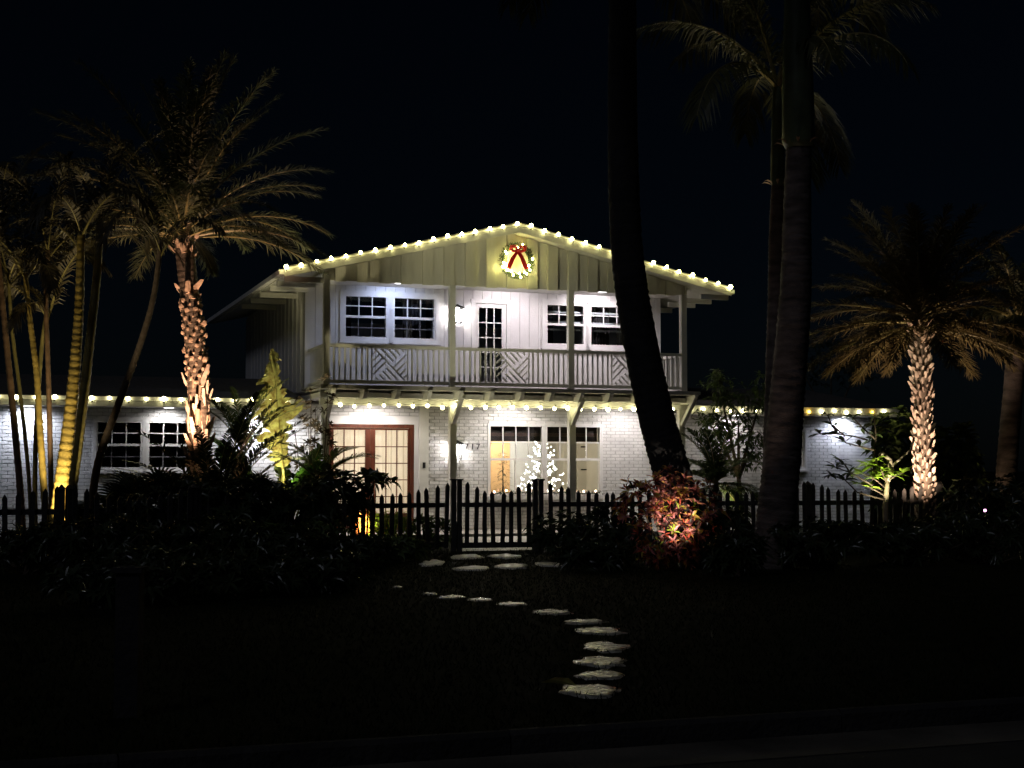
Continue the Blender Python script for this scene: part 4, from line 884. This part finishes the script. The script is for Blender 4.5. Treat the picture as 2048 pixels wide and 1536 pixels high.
# dark garden shrubs; base given by photo column and depth
def shrub(name, label, px, Y, rx, h, n, L, w, m, seed, ry=None, droop=.35, stem='woodstem'):
    base = Vector((at(px, 1000, Y).x, Y, 0)); return whorl_shrub(name, label, 'shrub', base, [((0, 0, h * .5), (rx, ry or rx * .8, h * .5)), ((rx * .35, 0, h * .65), (rx * .6, rx * .5, h * .38)), ((-rx * .4, 0, h * .6), (rx * .6, rx * .5, h * .36))], n, L, w, M[m], stem, droop, seed=seed)
shrub('shrub', 'dark leafy shrub just behind the fence at the cane palm', 262, 22.0, .6, 1.0, 70, .2, .06, 'leafdark', 61)
shrub('shrub', 'dark rounded shrub below the tall date palm', 350, 22.9, .8, 1.2, 120, .2, .06, 'leafdark', 62)
shrub('shrub', 'dark dense shrub below the sago fronds', 480, 22.8, .75, 1.25, 110, .2, .06, 'leafdark', 63)
shrub('shrub', 'dark shrub filling the bed before the bird of paradise', 570, 23.0, .7, 1.2, 100, .2, .06, 'leafdark', 64)
shrub('umbrella_shrub', 'dark umbrella shrub with whorled leaves before the french doors', 662, 23.0, .42, 1.4, 46, .24, .065, 'leafdark', 65, droop=.5)
whorl_shrub('umbrella_shrub', 'slender umbrella shrub raising whorled leaves before the french door stile', 'shrub', (at(735, 1000, 23.3).x, 23.3, 0), [((0, 0, 1.2), (.22, .2, .26)), ((-.2, 0, 1.0), (.2, .2, .2)), ((.2, 0, 1.12), (.2, .2, .2))], 20, .24, .065, M['leafdark'], 'woodstem', .5, seed=66)
shrub('shrub', 'low loose shrub in front of the fence below the umbrella shrubs', 600, 21.6, .75, .6, 80, .18, .05, 'leafmid', 67)
shrub('shrub', 'low sprawling shrub edging the landing before the gate', 790, 22.2, .5, .34, 60, .18, .045, 'leafmid', 68)
shrub('shrub', 'small shrub growing behind the fence before the gate post', 855, 25.6, .4, .55, 44, .16, .045, 'leafmid', 69)
shrub('shrub', 'dark mounded shrub spilling over the landing beside the gate', 1135, 22.6, .62, .72, 110, .13, .045, 'leafdark', 70)
shrub('shrub', 'dark shrub between the mounded shrub and the croton', 1225, 22.0, .45, .85, 80, .15, .045, 'leafdark', 71)
shrub('shrub', 'dark shrub at the foot of the leaning coconut trunk', 1440, 20.9, .5, .8, 80, .18, .05, 'leafdark', 72)
shrub('shrub', 'low dark shrub along the fence below the plumeria', 1690, 24.4, .8, .5, 90, .16, .045, 'leafdark', 73)
shrub('shrub', 'low dark shrub in front of the pale date palm', 1850, 24.6, .8, .55, 90, .16, .045, 'leafdark', 74)
shrub('shrub', 'dark bushy hedge plant around the cabbage palm foot', 1990, 26.0, 1.0, 1.25, 130, .2, .05, 'leafdark', 75)
shrub('shrub', 'mid green shrub with broad leaves behind the pale date palm', 1905, 29.0, .6, 2.2, 90, .3, .12, 'leafmid', 76)
shrub('shrub', 'broad leaved shrub between plumeria branches and pale date palm', 1795, 28.6, .5, 2.5, 90, .26, .10, 'leafmid', 77)
shrub('shrub', 'dark shrub in the bed in front of the cane palm', 60, 19.6, .7, .6, 80, .18, .05, 'leafdark', 78)
shrub('shrub', 'dark low shrub in front of the fence beside the cane palm', 330, 20.6, .9, .55, 90, .18, .05, 'leafdark', 79)
shrub('shrub', 'tall thin shrub with sparse twigs beside the balcony corner', 632, 27.6, .42, 3.3, 60, .14, .035, 'woodstem', 80)
# leafy small trees by the right wing
def small_tree(label, px, Y, h, blobs, n, L, w, m, seed):
    base = Vector((at(px, 1000, Y).x, Y, 0)); rd = random.Random(seed); t = thing('small_tree', label, 'tree', base)
    b = MB(); b.tube([(0, 0, -.05), (.03, 0, h * .4), (-.02, .02, h)], [.07, .055, .035], 8)
    for c, r in blobs: b.tube([(0, 0, h * .75), (Vector(c) * .5 + Vector((0, 0, h * .4))), Vector(c)], [.035, .025, .01], 6)
    b.obj('trunk', 'woodstem', t, True); lf = MB()
    for k in range(n):
        c, r = blobs[k % len(blobs)]; d = Vector((rd.gauss(0, 1), rd.gauss(0, 1), rd.gauss(0, 1))).normalized(); p = Vector(c) + d * r * rd.uniform(.35, 1.08)
        for j in range(5): lf.leaf(p, (rd.uniform(-1, 1), rd.uniform(-1, 1), rd.uniform(-.7, .7)), (0, 0, 1), L * rd.uniform(.7, 1.2), w, .2, .4)
    lf.obj('crown', m, t); return t
small_tree('leafy green tree with thin trunk before the end wing by the royal palms', 1478, 28.6, 1.6, [((0, 0, 2.3), .6), ((-.35, 0, 2.9), .45), ((.45, 0, 2.75), .5), ((.3, 0, 1.8), .42), ((-.5, 0, 2.2), .4)], 340, .14, .045, 'leafmid', 91)
spotlight('spotlight lighting the leafy tree by the end wing from below', (at(1440, 1000, 27.4).x, 27.4, 0), at(1470, 850, 28.4), 60, (1, .88, .50), 60, .9)
small_tree('dim leafy tree rising behind the roof above the amber light string', 1665, 43.5, 3.4, [((0, 0, 4.6), .9), ((-1.1, 0, 4.7), .8), ((.9, 0, 4.5), .8)], 300, .15, .05, 'leafdark', 92)
# lit terracotta pot with a lime plant
pp = Vector((at(727, 1000, 25.6).x, 25.6, 0)); t = thing('potted_plant', 'orange terracotta pot with lime green plant lit behind the fence', 'potted plant', pp)
MB().tube([(0, 0, 0), (0, 0, .60), (0, 0, .60), (0, 0, .66), (0, 0, .66)], [.13, .19, .22, .22, .18], 14).obj('pot', 'terracotta', t, True)
b = MB()
for k in range(60): a = k * 2.4; b.leaf((0, 0, .66), (math.cos(a), math.sin(a), R(.5, 2.2)), (0, 0, 1), R(.25, .5), .06, .2, .7)
b.obj('foliage', 'leaflime', t)
spotlight('spotlight on the ground before the terracotta pot', (pp.x + .12, pp.y - .65, 0), pp + Vector((0, 0, .6)), 150, (1, .88, .5), 60, .7)
shrub('shrub', 'yellow green grassy shrub beside the terracotta pot', 775, 25.4, .34, .6, 50, .3, .03, 'leaflime', 95, droop=.8)

for i, (lab, px, Y, rx, h) in enumerate([
  ('dark low shrub spreading into the lawn in front of the umbrella shrubs', 700, 20.6, .7, .42), ('dark leafy shrub in the front bed next to the cane palm', 190, 19.4, .8, .75),
  ('dark leafy shrub in the middle of the front bed', 420, 20.4, .9, .7), ('dark leafy shrub in the front bed below the bird of paradise', 545, 20.2, .8, .55),
  ('dark ground hugging shrub beside the lone stepping stone', 660, 18.6, .6, .3), ('dark spreading shrub where the front bed meets the lawn', 330, 17.8, 1.0, .45),
  ('dark shrub on the lawn edge past the croton', 1470, 19.3, .4, .5), ('dark shrub at the foot of the thick royal palm', 1640, 20.6, .8, .65),
  ('dark shrub in the bed below the pale date palm', 1800, 21.5, .9, .6), ('dark shrub in the bed near the pink marker light', 1960, 22.0, .9, .75),
  ('dark ferny shrub well forward of the front bed near the wooden post', 250, 15.2, 0.80, 0.42),
  ('dark ferny shrub spilling onto the lawn between post and path', 470, 16.2, 0.90, 0.40),
  ('dark tufted shrub on the lawn in front of the ground hugging shrub', 620, 16.8, 0.60, 0.30),
  ('dark low shrub in front of the mounded shrub', 1190, 20.4, .5, .35)]):
    shrub('shrub', lab, px, Y, rx, h, 110, .17, .045, 'leafdark', 300 + i, ry=rx * .7)
wp = thing('wooden_post', 'weathered square wooden post standing in the lawn near the kerb', 'post', gxy(265, 1425))
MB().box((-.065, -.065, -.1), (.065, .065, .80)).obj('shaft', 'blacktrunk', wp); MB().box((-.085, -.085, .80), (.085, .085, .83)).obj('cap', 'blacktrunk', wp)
